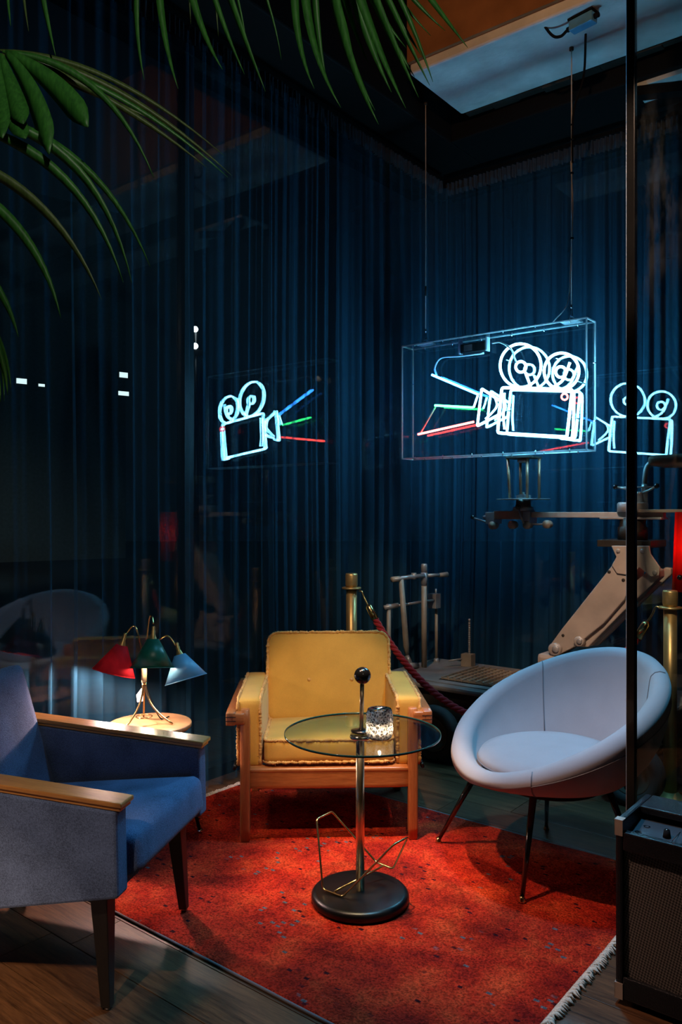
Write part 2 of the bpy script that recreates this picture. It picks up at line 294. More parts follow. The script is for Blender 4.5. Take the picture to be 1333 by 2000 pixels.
# ------------------------------------------------------------------ mesh helpers
class MB:
    def __init__(s): s.v = []; s.f = []; s.sm = []
    def add(s, vs, fs, smooth=False, mx=None):
        o = len(s.v)
        s.v += [tuple((mx @ Vector(p)) if mx else p) for p in vs]
        s.f += [tuple(i + o for i in f) for f in fs]; s.sm += [smooth] * len(fs); return s
    def box(s, x0, x1, y0, y1, z0, z1, mx=None, bev=0.0):
        if bev:
            bm = bmesh.new(); bmesh.ops.create_cube(bm, size=1)
            for v in bm.verts: v.co = ((x0 + x1) / 2 + v.co.x * (x1 - x0), (y0 + y1) / 2 + v.co.y * (y1 - y0), (z0 + z1) / 2 + v.co.z * (z1 - z0))
            bmesh.ops.bevel(bm, geom=bm.edges[:], offset=bev, segments=2, profile=0.6, affect='EDGES')
            return s.bm(bm, mx, False)
        vs = [(x, y, z) for z in (z0, z1) for x, y in ((x0, y0), (x1, y0), (x1, y1), (x0, y1))]
        return s.add(vs, [(3, 2, 1, 0), (4, 5, 6, 7), (0, 1, 5, 4), (1, 2, 6, 5), (2, 3, 7, 6), (3, 0, 4, 7)], False, mx)
    def bm(s, bm, mx=None, smooth=True):
        bm.verts.index_update()
        s.add([tuple(v.co) for v in bm.verts], [tuple(v.index for v in f.verts) for f in bm.faces], smooth, mx); bm.free(); return s
    def hexa(s, bot, top):       # 4 bottom corners and 4 top corners, counter-clockwise
        return s.add(list(bot) + list(top), [(3, 2, 1, 0), (4, 5, 6, 7), (0, 1, 5, 4), (1, 2, 6, 5), (2, 3, 7, 6), (3, 0, 4, 7)])
    def tube(s, pts, r, seg=8, closed=False, caps=True, flat=None):
        pts = [Vector(p) for p in pts]; n = len(pts)
        rs = r if isinstance(r, (list, tuple)) else [r] * n
        tg = []
        for i in range(n):
            a = pts[(i - 1) % n] if (closed or i > 0) else pts[i]; b = pts[(i + 1) % n] if (closed or i < n - 1) else pts[i]
            d = b - a; tg.append(d.normalized() if d.length > 1e-9 else Vector((0, 0, 1)))
        up = Vector((0, 0, 1)) if abs(tg[0].z) < 0.9 else Vector((1, 0, 0))
        x = (up - tg[0] * up.dot(tg[0])).normalized(); vs = []
        for i in range(n):
            x = x - tg[i] * x.dot(tg[i]); x = x.normalized() if x.length > 1e-6 else tg[i].orthogonal().normalized(); y = tg[i].cross(x)
            for k in range(seg):
                a = 2 * math.pi * k / seg; vs.append(tuple(pts[i] + (x * math.cos(a) + y * math.sin(a)) * rs[i]))
        fs = []
        for i in range(n if closed else n - 1):
            j = (i + 1) % n
            for k in range(seg):
                k2 = (k + 1) % seg; fs.append((i * seg + k, i * seg + k2, j * seg + k2, j * seg + k))
        if caps and not closed:
            fs.append(tuple(range(seg - 1, -1, -1))); fs.append(tuple((n - 1) * seg + k for k in range(seg)))
        return s.add(vs, fs, True)
    def lathe(s, prof, seg=32, mx=None, smooth=True, close=False):
        vs = []; n = len(prof)
        for r, z in prof:
            for k in range(seg):
                a = 2 * math.pi * k / seg; vs.append((r * math.cos(a), r * math.sin(a), z))
        fs = []
        for i in range(n if close else n - 1):
            j = (i + 1) % n
            for k in range(seg):
                k2 = (k + 1) % seg; fs.append((i * seg + k, i * seg + k2, j * seg + k2, j * seg + k))
        if not close:
            if prof[0][0] > 1e-6: fs.append(tuple(range(seg - 1, -1, -1)))
            if prof[-1][0] > 1e-6: fs.append(tuple((n - 1) * seg + k for k in range(seg)))
        return s.add(vs, fs, smooth, mx)
    def cyl(s, a, b, r, seg=16, r2=None): return s.tube([a, b], [r, r if r2 is None else r2], seg)
    def sphere(s, c, r, seg=20, sq=(1, 1, 1)):
        bm = bmesh.new(); bmesh.ops.create_uvsphere(bm, u_segments=seg, v_segments=seg // 2, radius=r)
        return s.bm(bm, Matrix.Translation(c) @ Matrix.Diagonal((*sq, 1)))
    def prism(s, outline, y0, y1, mx=None):   # outline in xz, extruded along y
        n = len(outline)
        vs = [(x, y0, z) for x, z in outline] + [(x, y1, z) for x, z in outline]
        fs = [tuple(range(n)), tuple(range(2 * n - 1, n - 1, -1))] + [(k + n, (k + 1) % n + n, (k + 1) % n, k) for k in range(n)]
        return s.add(vs, fs, False, mx)
    def rbox(s, hx, hy, hz, r, puff=(0, 0, 0), n=9, mx=None, warp=None, rc=None):
        bm = bmesh.new(); bmesh.ops.create_cube(bm, size=2)
        bmesh.ops.subdivide_edges(bm, edges=bm.edges[:], cuts=n, use_grid_fill=True)
        for v in bm.verts:
            t = [math.sin(c * math.pi / 2) * 0.75 + 0.25 * c for c in v.co]
            p = Vector((t[0] * hx, t[1] * hy, t[2] * hz)); q = Vector((max(-hx + r, min(hx - r, p.x)), max(-hy + r, min(hy - r, p.y)), max(-hz + r, min(hz - r, p.z))))
            if rc:                                            # round the outline in the plane of two axes
                i_, j_, rr_ = rc; hh = (hx, hy, hz); e2 = Vector((max(-hh[i_] + rr_, min(hh[i_] - rr_, p[i_])), max(-hh[j_] + rr_, min(hh[j_] - rr_, p[j_])))); f2 = Vector((p[i_], p[j_])) - e2
                if f2.length > 1e-9:
                    cube = max(abs(f2.x), abs(f2.y)); f2 = f2.normalized() * cube; p[i_], p[j_] = e2.x + f2.x, e2.y + f2.y
                    lim = max(0.0, rr_ - r); g2 = f2 if f2.length <= lim else f2.normalized() * lim
                    q[i_], q[j_] = e2.x + g2.x, e2.y + g2.y
            d = p - q
            if d.length > 1e-9: p = q + d.normalized() * r
            a = [1 - c * c for c in t]
            p.x += puff[0] * t[0] * a[1] * a[2]; p.y += puff[1] * t[1] * a[0] * a[2]; p.z += puff[2] * t[2] * a[0] * a[1]
            v.co = warp(p) if warp else p
        return s.bm(bm, mx)
    def build(s, name, m, parent=None, world=False, bev=0.0, solid=0.0):
        me = bpy.data.meshes.new(name)
        vs = s.v
        if world and parent is not None:
            inv = (Matrix.Translation(parent.location) @ parent.rotation_euler.to_matrix().to_4x4()).inverted()
            vs = [tuple(inv @ Vector(p)) for p in vs]
        me.from_pydata(vs, [], s.f); me.update()
        me.polygons.foreach_set('use_smooth', s.sm)
        me.materials.append(m if not isinstance(m, str) else M[m])
        o = bpy.data.objects.new(name, me); COL.objects.link(o)
        if parent is not None: o.parent = parent
        if bev:
            b = o.modifiers.new('bevel', 'BEVEL'); b.width = bev; b.segments = 2; b.limit_method = 'ANGLE'; b.angle_limit = R(40)
        if solid:
            b = o.modifiers.new('solid', 'SOLIDIFY'); b.thickness = solid; b.offset = 0
        return o
def tag(o, label=None, cat=None, group=None, kind=None):
    if label: o['label'] = label
    if cat: o['category'] = cat
    if group: o['group'] = group
    if kind: o['kind'] = kind
    return o
def thing(name, label, cat, loc=(0, 0, 0), rz=0.0, group=None):
    o = bpy.data.objects.new(name, None); COL.objects.link(o); o.empty_display_size = 0.1
    o.location = loc; o.rotation_euler = (0, 0, rz); return tag(o, label, cat, group)
def structure(name, mb, m, parent=None, bev=0.0):
    o = mb.build(name, m, parent, bev=bev)
    if parent is None: o['kind'] = 'structure'
    return o
def sub(name, src, m, parent, loc, rz=0.0, scale=None):   # a copy of a shared mesh
    o = bpy.data.objects.new(name, src); COL.objects.link(o); o.parent = parent; o.location = loc; o.rotation_euler = (0, 0, rz)
    if scale: o.scale = scale
    return o
def smooth_path(pts, n=8):      # Catmull-Rom
    P = [Vector(p) for p in pts]; P = [P[0] * 2 - P[1]] + P + [P[-1] * 2 - P[-2]]; out = []
    for i in range(1, len(P) - 2):
        for k in range(n):
            t = k / n; a, b, c, d = P[i - 1:i + 3]
            out.append(0.5 * ((2 * b) + (c - a) * t + (2 * a - 5 * b + 4 * c - d) * t * t + (3 * b - a - 3 * c + d) * t ** 3))
    out.append(P[-2]); return out
MU = Matrix.Rotation(ROTU, 4, 'Z')       # local x = u, local y = v
# ------------------------------------------------------------------ the setting
def uvbox(u0, u1, v0, v1, z0, z1, bev=0.0): return MB().box(u0, u1, v0, v1, z0, z1, None, bev)
def place_uv(o): o.rotation_euler = (0, 0, ROTU); return o
floor = place_uv(structure('floor', uvbox(-3.4, 4.0, -4.0, 5.15, -0.10, -0.011), 'sub'))
PW = 0.186
plank_mesh = {}
for L in (1.5, 1.9, 2.3):
    pb = MB().box(0.0012, L - 0.0012, 0.0012, PW - 0.0012, -0.011, 0.0, None, 0.0012)
    me = bpy.data.meshes.new('plank'); me.from_pydata(pb.v, [], pb.f); me.update(); me.materials.append(M['floor']); plank_mesh[L] = me
rows = int(6.1 / PW)
for r_ in range(rows):
    y = -1.0 + r_ * PW; x = -3.4 - random.random() * 1.4
    while x < 2.4:
        L = random.choice((1.5, 1.9, 2.3))
        if x + L > -3.35: sub('plank', plank_mesh[L], None, floor, (x, y, 0.0))
        x += L
structure('ground', MB().box(-30, 30, -12, 40, -0.30, -0.12), 'asphalt')

ceil = place_uv(structure('ceiling', uvbox(-3.4, 4.0, -4.0, 5.15, 4.70, 4.80), 'black'))
place_uv(structure('wall_front', uvbox(-3.4, 4.0, -4.1, -4.0, -0.1, 4.8), 'black'))
place_uv(structure('wall_right', uvbox(4.0, 4.1, -4.0, 5.15, -0.1, 4.8), 'black'))
# dark soffits above the curtains and the concrete beam
place_uv(structure('trim_1', uvbox(-3.4, -2.66, -4.0, 5.15, 3.74, 4.7), 'black', bev=0.01))
place_uv(structure('trim_2', uvbox(-2.66, 4.0, 4.47, 5.15, 3.74, 4.7), 'black', bev=0.01))
beam = place_uv(structure('trim_3', uvbox(-2.53, 4.0, 3.80, 4.385, 3.845, 4.70), 'concrete', bev=0.012))
face = uvbox(-2.53, 4.0, 3.772, 3.799, 3.90, 4.70)
o = face.build('plaster_face', 'plaster', beam)
lip = MB()
for k in range(34):       # broken edge of formwork board along the far side of the beam
    a = -2.5 + k * 0.17; lip.box(a, a + 0.168, 4.386, 4.42 + random.random() * 0.035, 3.83 + random.random() * 0.02, 3.93)
lip.build('formwork_edge', 'darkiron', beam)

# concrete ceiling panel and dark bracing seen past the glass partition
cpan = place_uv(structure('trim_4', uvbox(-1.50, 4.0, 4.50, 4.82, 3.715, 3.7395), 'concrete'))
for (u0_, v0_, u1_, v1_, w_) in ((-1.50, 4.50, -0.85, 4.82, 0.07), (-1.50, 4.72, -0.9, 4.72, 0.05), (-1.0, 4.50, -1.45, 4.82, 0.03)):
    d_ = Vector((u1_ - u0_, v1_ - v0_, 0)); nrm = Vector((-d_.y, d_.x, 0)).normalized() * w_ / 2; a_ = Vector((u0_, v0_, 0)); b_ = Vector((u1_, v1_, 0))
    q4 = [a_ - nrm, b_ - nrm, b_ + nrm, a_ + nrm]
    MB().hexa([(p.x, p.y, 3.66) for p in q4], [(p.x, p.y, 3.712) for p in q4]).build('brace', 'black', cpan)
# glazing behind the curtains
def glazing(name, along_v, c, a0, a1, cuts):
    fr = MB()
    def seg(p0, p1, z0, z1, t=0.03):
        if along_v: fr.box(c - t, c + t, p0, p1, z0, z1)
        else: fr.box(p0, p1, c - t, c + t, z0, z1)
    seg(a0, a1, -0.1, 0.06, 0.04); seg(a0, a1, 3.60, 3.75, 0.04)
    for k in cuts: seg(k - 0.03, k + 0.03, 0.06, 3.60)
    o = place_uv(structure(name, fr, 'blackmetal'))
    for k0, k1 in zip(cuts[:-1], cuts[1:]):
        if along_v: p = uvbox(c - 0.005, c + 0.005, k0 + 0.028, k1 - 0.028, 0.058, 3.602)
        else: p = uvbox(k0 + 0.028, k1 - 0.028, c - 0.005, c + 0.005, 0.058, 3.602)
        p.build('pane', 'winglass', o)
    return o
GL, GR = -3.06, 5.0
glazing('window_1', True, GL, -1.2, 5.04, [-1.1, 0.1, 1.35, 2.60, 4.98])
glazing('window_2', False, GR, -3.06, 1.4, [-3.0, -1.05, 0.55, 1.4])
place_uv(structure('wall_left', uvbox(-3.2, -3.0, -4.0, -1.2, -0.1, 3.8), 'black'))
place_uv(structure('wall_back', uvbox(1.4, 4.0, 4.95, 5.1, -0.1, 3.8), 'black'))

def curtain(name, along_v, c, a0, a1, seed, label):
    rnd = random.Random(seed); L = a1 - a0; sgn = -1 if along_v else 1
    edges = [0.0]
    while edges[-1] < L: edges.append(edges[-1] + rnd.choice((0.055, 0.07, 0.085, 0.11, 0.14, 0.17)))
    def phase(s):
        lo, hi = 0, len(edges) - 1
        while hi - lo > 1:
            m_ = (lo + hi) // 2
            if edges[m_] <= s: lo = m_
            else: hi = m_
        return lo + (s - edges[lo]) / (edges[lo + 1] - edges[lo])
    amp = [rnd.uniform(0.55, 1.15) for _ in edges]
    cols = int(L / 0.0045); rws = 36; z0, z1 = 0.015, 3.60
    vs = []; fs = []
    for j in range(rws + 1):
        t = j / rws; z = z0 + (z1 - z0) * t
        for i in range(cols + 1):
            s = L * i / cols
            sw = s + 0.05 * noise.noise((s * 1.1 + seed, z * 0.35, 3.3)) * (1 - t * 0.75)
            ph = phase(max(0, min(L, sw))); k = min(int(ph), len(edges) - 2); fr_ = ph - k
            wd_ = edges[k + 1] - edges[k]; A = amp[k] * 0.072 * (1 - 0.45 * t) * (0.65 + 0.7 * noise.noise((k * 3.7, z * 0.3, seed)) + 0.35)
            q = (fr_ - 0.5) * wd_ / 0.022                        # a narrow soft ridge in every pleat, flatter cloth between
            d = -sgn * A * math.exp(-q * q) + 0.007 * math.sin(2 * math.pi * ph * 2.0 + k) + 0.014 * noise.noise((s * 0.9, z * 0.5, seed))
            al = s + 0.010 * (A / 0.06) * q * math.exp(-q * q) * 1.1
            vs.append((c + d, a0 + al, z) if along_v else (a0 + al, c + d, z))
    for j in range(rws):
        for i in range(cols):
            p = j * (cols + 1) + i; fs.append((p, p + 1, p + cols + 2, p + cols + 1))
    root = place_uv(thing(name, label, 'curtain'))
    mb = MB(); mb.add(vs, fs, True); mb.build('fabric', 'curtain', root)
    hd = MB(); n2 = int(L / 0.007); vs = []; fs = []       # tightly gathered heading band
    for j in range(5):
        for i in range(n2 + 1):
            s = L * i / n2; d = 0.013 * math.sin(s * 190 + 2 * math.sin(s * 17)) * (1 + 0.5 * math.sin(s * 61)) + 0.006 * noise.noise((s * 40, j * 1.7, seed))
            z = 3.575 + 0.022 * j
            vs.append((c + d, a0 + s, z) if along_v else (a0 + s, c + d, z))
    for j in range(4):
        for i in range(n2):
            p = j * (n2 + 1) + i; fs.append((p, p + 1, p + n2 + 2, p + n2 + 1))
    hd.add(vs, fs, True); hd.build('heading_band', 'tape', root)
    tr = MB().box(c - 0.012, c + 0.012, a0, a1, 3.665, 3.69) if along_v else MB().box(a0, a1, c - 0.012, c + 0.012, 3.665, 3.69)
    tr.build('track', 'blackmetal', root)
    return root
curtain('sheer_curtain', True, -2.93, -0.9, 4.815, 11, 'long dark navy sheer curtain on the left wall behind the lamp and armchairs')
curtain('sheer_curtain', False, 4.86, -2.93, 1.2, 23, 'dark navy sheer curtain on the back wall behind the neon sign and camera dolly')

# glass partition at the right with its black edge profile
PX, PY = 0.913, 2.50
gp = thing('glass_partition', 'tall glass partition with slim black edge post behind the guitar amplifier', 'partition', (PX, PY, 0), ROTU)
MB().box(-0.013, 0.013, -0.013, 0.013, 0.0, 4.69, None, 0.002).build('post', 'blackgloss', gp)
MB().box(-0.016, -0.0135, -0.005, 0.005, 0.0, 4.69).build('edge_strip', 'acrylic_edge', gp)
MB().box(0.0135, 1.15, -0.004, 0.004, 0.0, 4.69).build('pane', 'pane', gp)

# night street outside the left window
fb = thing('street_building', 'dim grey building with a few lit windows across the street', 'building', (-14.0, 20.0, -0.12), R(38))
MB().box(-9, 9, 0, 3, 0, 11).build('wall', 'facade', fb)
def street_window(parent, x, z, w_, h_):
    f_ = MB().box(x - w_ / 2 - 0.05, x + w_ / 2 + 0.05, -0.06, 0.02, z - h_ / 2 - 0.05, z + h_ / 2 + 0.05).build('window', 'darkiron', parent)
    MB().box(x - w_ / 2, x + w_ / 2, -0.075, -0.061, z - h_ / 2, z + h_ / 2).build('pane', 'lampwin', f_)
inv = (Matrix.Translation(fb.location) @ Matrix.Rotation(R(38), 4, 'Z')).inverted()
def facade_hit(px, py):
    d = at(px, py, 1.0) - Vector((0, 0, CH)); o_ = Vector((0, 0, CH)); a = inv @ o_; b = inv.to_3x3() @ d; t = -a.y / b.y; return a + b * t
for (px, py, wpx, hpx) in ((240, 733, 16, 10), (240, 769, 20, 8), (41, 745, 20, 10), (80, 753, 12, 5)):
    p = facade_hit(px, py); q = facade_hit(px + wpx, py); h_ = abs(facade_hit(px, py + hpx).z - p.z)
    street_window(fb, p.x, p.z, abs(q.x - p.x), h_)
sl = thing('street_lamp', 'bright street lamp with two stacked lights seen through the left curtain', 'street lamp', at(383, 1000, 11.0) * Vector((1, 1, 0)) if False else (at(383, 1000, 11.0).x, 11.0, -0.12))
MB().cyl((0, 0, 0), (0, 0, 4.1), 0.05, 10, 0.035).build('pole', 'blackmetal', sl)
MB().box(-0.10, 0.10, -0.05, 0.05, 3.62, 3.70).build('bracket', 'blackmetal', sl)
for z in (3.75, 3.98):
    MB().sphere((0, -0.06, z), 0.040, 14).build('lamp_globe', 'lampwhite', sl)
# ------------------------------------------------------------------ red rug
RU0, RU1, RV0, RV1 = -2.84, -0.887, 1.62, 3.06
rug = place_uv(thing('rug', 'worn red rug with grey specks under the glass table and chairs', 'rug'))
nx, ny = 300, 220; vs = []; fs = []
for j in range(ny + 1):
    for i in range(nx + 1):
        a = i / nx; b = j / ny
        u = RU0 + (RU1 - RU0) * a; v = RV0 + (RV1 - RV0) * b
        wob = 0.012 * noise.noise((u * 3.1, 5.0, 1.0)); v += wob * (1 if b > 0.5 else 0.5) * abs(b - 0.5) * 2
        u += 0.008 * noise.noise((v * 4.0, 1.0, 7.0)) * abs(a - 0.5) * 2
        e = min(a * (RU1 - RU0), (1 - a) * (RU1 - RU0), b * (RV1 - RV0), (1 - b) * (RV1 - RV0))
        h = 0.010 * min(1, e / 0.008) ** 0.5 + 0.0012 * noise.noise((u * 60, v * 60, 0)) * min(1, e / 0.01)
        vs.append((u, v, max(0.0005, h)))
for j in range(ny):
    for i in range(nx):
        p = j * (nx + 1) + i; fs.append((p, p + 1, p + nx + 2, p + nx + 1))
MB().add(vs, fs, True).build('pile', 'rug', rug)
for u_, sgn in ((RU1, 1), (RU0, -1)):
    fr = MB(); v = RV0
    while v < RV1:
        L = random.uniform(0.012, 0.03); a = random.uniform(-0.012, 0.012)
        fr.tube([(u_ - sgn * 0.006, v, 0.006), (u_ + sgn * L * 0.5, v + a * 0.5, 0.009 + random.random() * 0.006), (u_ + sgn * L, v + a, 0.003)], [0.0035, 0.004, 0.002], 5)
        v += 0.0045
    tag(fr.build('fringe', 'cord', rug), 'pale cotton fringe', kind='stuff')
bd = MB()
for v_ in (RV0, RV1):
    bd.tube([(RU0 + (RU1 - RU0) * k / 80, v_ + 0.012 * noise.noise(((RU0 + (RU1 - RU0) * k / 80) * 3.1, 5.0, 1.0)) * (1 if v_ > 2 else 0.5), 0.005) for k in range(81)], 0.0045, 6)
tag(bd.build('selvedge', fabric('rug_selvedge', (0.16, 0.13, 0.14)), rug), kind='stuff')

# ------------------------------------------------------------------ glass side table with pole and ball
TX, TY = 0.066, 2.747
gt = thing('glass_table', 'round glass table on gold pole with black base and ball knob on red rug', 'table', (TX, TY, 0.010))
MB().lathe([(0.0, 0.0), (0.158, 0.0), (0.166, 0.004), (0.169, 0.014), (0.168, 0.026), (0.161, 0.034), (0.150, 0.037), (0.0, 0.038)], 64).build('base', 'satin', gt)
MB().lathe([(0.0, 0.036), (0.015, 0.036), (0.0145, 0.56), (0.0, 0.56)], 28).build('pole', 'champagne', gt)
MB().lathe([(0.0, 0.555), (0.034, 0.560), (0.037, 0.566), (0.034, 0.573), (0.0, 0.573)], 32).build('lower_collar', 'chrome', gt)
gx = 0.008
top = MB().lathe([(0.0, 0.5745), (0.2685, 0.5745), (0.2685, 0.5815), (0.0, 0.5815)], 96, Matrix.Translation((gx, 0, 0)), False).build('glass_top', 'tableglass', gt)
MB().lathe([(0.2682, 0.5744), (0.2695, 0.5744), (0.2700, 0.578), (0.2695, 0.5816), (0.2682, 0.5816)], 96, Matrix.Translation((gx, 0, 0)), close=True).build('glass_rim', 'glassedge', top)
MB().lathe([(0.0, 0.5825), (0.035, 0.5825), (0.036, 0.587), (0.012, 0.590), (0.0, 0.59)], 32, Matrix.Translation((0.004, 0, 0))).build('upper_collar', 'blackmetal', gt)
MB().tube([(0.004, 0, 0.585), (0.007, 0, 0.760)], 0.0072, 16).build('rod', 'champagne', gt)
MB().sphere((0.008, 0, 0.776), 0.0292, 32).build('ball_knob', 'blackgloss', gt)
wr = thing('wire_rack', 'bent gold wire magazine rack leaning on the black table base', 'magazine rack', (TX, TY, 0.05))
loop = [at(631, 1737, 2.735), at(619, 1600, 2.86), at(649, 1585, 2.95), at(735.5, 1684, 2.865), at(768, 1696.5, 2.80), at(797.5, 1634.6, 2.70), at(769, 1650, 2.63), at(670, 1752, 2.69)]
def bent(pts, closed=True, r=0.06):
    out = []; n = len(pts)
    for i in range(n):
        a, b, c = pts[i - 1], pts[i], pts[(i + 1) % n]
        d1 = (a - b).normalized() * min(0.012, (a - b).length / 3); d2 = (c - b).normalized() * min(0.012, (c - b).length / 3)
        for t in (0, .25, .5, .75, 1): out.append((b + d1) * (1 - t) ** 2 + b * 2 * t * (1 - t) + (b + d2) * t * t)
    return out
MB().tube(bent(loop), 0.0036, 8, True).build('wire_loop', 'brass', wr, True)
MB().tube([at(653.5, 1741.7, 2.712), at(752, 1689.5, 2.832)], 0.0036, 8).build('cross_wire', 'brass', wr, True)

# candle glass
CX, CY, CZ = 0.1295, 2.672, 0.5928
cg = thing('candle_glass', 'cut crystal tumbler with burning tealight on the glass tabletop', 'candle', (CX, CY, CZ))
bm_p = []
RAD, HT = 0.0425, 0.098
mb = MB(); nf, nr = 11, 6; vs = []; fs = []
for j in range(nr + 1):           # faceted outer wall: rows of raised lozenges
    z = 0.004 + (HT - 0.006) * j / nr
    for k in range(nf * 2):
        a = math.pi * k / nf; bulge = 0.0055 if (k + j) % 2 == 0 else 0.0
        if j in (0, nr): bulge = 0.0
        vs.append(((RAD - 0.002 + bulge) * math.cos(a), (RAD - 0.002 + bulge) * math.sin(a), z))
K = nf * 2
for j in range(nr):
    for k in range(K):
        k2 = (k + 1) % K; a, b, c, d = j * K + k, j * K + k2, (j + 1) * K + k2, (j + 1) * K + k
        fs += [(a, b, c), (a, c, d)] if (k + j) % 2 == 0 else [(a, b, d), (b, c, d)]
mb.add(vs, fs, False)
mb.lathe([(0.0, 0.0), (RAD - 0.006, 0.0), (RAD - 0.002, 0.004)], K)
mb.lathe([(RAD - 0.002, HT - 0.002), (RAD - 0.004, HT), (RAD - 0.0065, HT - 0.002), (RAD - 0.0075, 0.016), (0.0, 0.013)], K)
mb.build('tumbler', 'crystal', cg)
can = MB().lathe([(0.0, 0.0145), (0.0205, 0.0145), (0.0205, 0.034), (0.0195, 0.034), (0.0195, 0.030), (0.0, 0.030)], 24).build('tealight', 'wax', cg)
MB().cyl((0, 0, 0.030), (0, 0, 0.037), 0.0009, 6).build('wick', 'black', can)
MB().lathe([(0.0, 0.036), (0.0035, 0.040), (0.0048, 0.046), (0.003, 0.055), (0.0, 0.064)], 12).build('flame', 'flame', can)

# ------------------------------------------------------------------ yellow easy chair
yc = thing('yellow_armchair', 'mustard yellow armchair with frayed cushions and teak frame behind the glass table', 'armchair', (-0.048, 3.262, 0.0), R(2.1))
def post(x, y, h, hw=0.0205, hd=0.023): return MB().rbox(hw, hd, h / 2, 0.009, (0, 0, 0), 5, Matrix.Translation((x, y, h / 2)))
RUGZ = 0.010
for sx in (-1, 1):
    MB().rbox(0.0205, 0.023, 0.269, 0.010, (0, 0, 0), 5, Matrix.Translation((sx * 0.343, 0.0, RUGZ + 0.269))).build('leg', 'teak', yc)
    MB().rbox(0.0205, 0.023, 0.24, 0.010, (0, 0, 0), 5, Matrix.Translation((sx * 0.343, 0.60, 0.002 + 0.24))).build('leg', 'teak', yc)
    ar = MB().rbox(0.021, 0.345, 0.028, 0.007, (0, 0, 0), 5, Matrix.Translation((sx * 0.400, 0.315, 0.512))).build('arm_rail', 'teaky', yc)
    MB().rbox(0.030, 0.024, 0.024, 0.007, (0, 0, 0), 4, Matrix.Translation((sx * 0.372, -0.006, 0.512))).build('joint_block', 'teakx', ar)
    for dz in (-0.008, 0.008):
        MB().box(sx * 0.400 - 0.0213, sx * 0.400 + 0.0213, -0.0308, -0.0295, 0.512 + dz - 0.0015, 0.512 + dz + 0.0015).build('joint_line', 'darkwood', ar)
    MB().rbox(0.012, 0.29, 0.035, 0.006, (0, 0, 0), 5, Matrix.Translation((sx * 0.343, 0.30, 0.25))).build('side_rail', 'teaky', yc)
    MB().tube([(sx * 0.385, 0.03, 0.305), (sx * 0.392, 0.05, 0.288), (sx * 0.392, 0.56, 0.285), (sx * 0.385, 0.58, 0.30)], 0.008, 8).build('lower_rod', 'darkwood', yc)
MB().rbox(0.325, 0.014, 0.040, 0.008, (0, 0, 0), 6, Matrix.Translation((0, 0.0, 0.262))).build('front_rail', 'teakx', yc)
MB().rbox(0.325, 0.030, 0.010, 0.008, (0, 0, 0), 6, Matrix.Translation((0, 0.014, 0.297))).build('seat_rail', 'teakx', yc)
MB().rbox(0.325, 0.014, 0.040, 0.008, (0, 0, 0), 6, Matrix.Translation((0, 0.60, 0.27))).build('rear_rail', 'teakx', yc)
def rrect(a, b, r, n=6):
    out = []
    for cx, cy, a0 in ((a - r, b - r, 0), (-a + r, b - r, 90), (-a + r, -b + r, 180), (a - r, -b + r, 270)):
        for k in range(n + 1): t = R(a0 + 90 * k / n); out.append((cx + r * math.cos(t), cy + r * math.sin(t)))
    return out
def dense(loop, step=0.004):
    out = []; n = len(loop)
    for i in range(n):
        a, b = Vector(loop[i]), Vector(loop[(i + 1) % n]); k = max(1, int((b - a).length / step))
        for t in range(k): out.append(a + (b - a) * t / k)
    return out
def fray(loop, r, seed, mx=None):
    rnd = random.Random(seed); pts = dense(loop)
    pts = [Vector(p) + Vector((noise.noise(Vector(p) * 60 + Vector((seed, 0, 0))), noise.noise(Vector(p) * 60 + Vector((0, seed, 9))), noise.noise(Vector(p) * 60 + Vector((5, 0, seed))))) * 0.003 for p in pts]
    if mx: pts = [mx @ p for p in pts]
    mb = MB(); mb.tube(pts, [r * rnd.uniform(0.65, 1.45) for _ in pts], 6, True)
    for p in pts[::1]:                                   # loose threads
        d = Vector((rnd.uniform(-1, 1), rnd.uniform(-1, 1), rnd.uniform(-1, 1))).normalized() * rnd.uniform(0.005, 0.013)
        mb.tube([p, p + d], [0.0014, 0.0006], 3, caps=False)
    return mb
# seat cushion
SM = Matrix.Translation((0, 0.285, 0.352)) @ Matrix.Rotation(R(-3.5), 4, 'X')
sc_ = MB().rbox(0.268, 0.28, 0.048, 0.020, (0.004, 0.006, 0.012), 11, SM).build('seat_cushion', 'yellow', yc)
for k, z in enumerate((0.044, -0.044)):
    fray([(x, y, z) for x, y in rrect(0.266, 0.278, 0.03)], 0.0060, 3 + k, SM).build('frayed_piping', 'fray', sc_)
# back cushion
BMX = Matrix.Translation((0.008, 0.555, 0.562)) @ Matrix.Rotation(R(-17), 4, 'X')
bc = MB().rbox(0.292, 0.048, 0.208, 0.020, (0.004, 0.022, 0.004), 15, BMX, None, (0, 2, 0.05)).build('back_cushion', 'yellow', yc)
for k, y in enumerate((-0.044, 0.044)):
    fray([(x, y, z) for x, z in rrect(0.290, 0.206, 0.05)], 0.0065, 13 + k, BMX).build('frayed_piping', 'fray', bc)
for x in (-0.092, 0.108):
    b_ = MB().sphere(BMX @ Vector((x, -0.063, -0.02)), 0.010, 14).build('button', 'fray', bc)
for sx in (-1, 1):
    AM = Matrix.Translation((sx * 0.330, 0.312, 0.440))
    ac = MB().rbox(0.050, 0.285, 0.140, 0.018, (0.010, 0.004, 0.006), 11, AM).build('arm_cushion', 'yellow', yc)
    for k, x in enumerate((-0.046, 0.046)):
        fray([(x, y, z) for y, z in rrect(0.283, 0.138, 0.03)], 0.0060, 31 + k + sx, AM).build('frayed_piping', 'fray', ac)

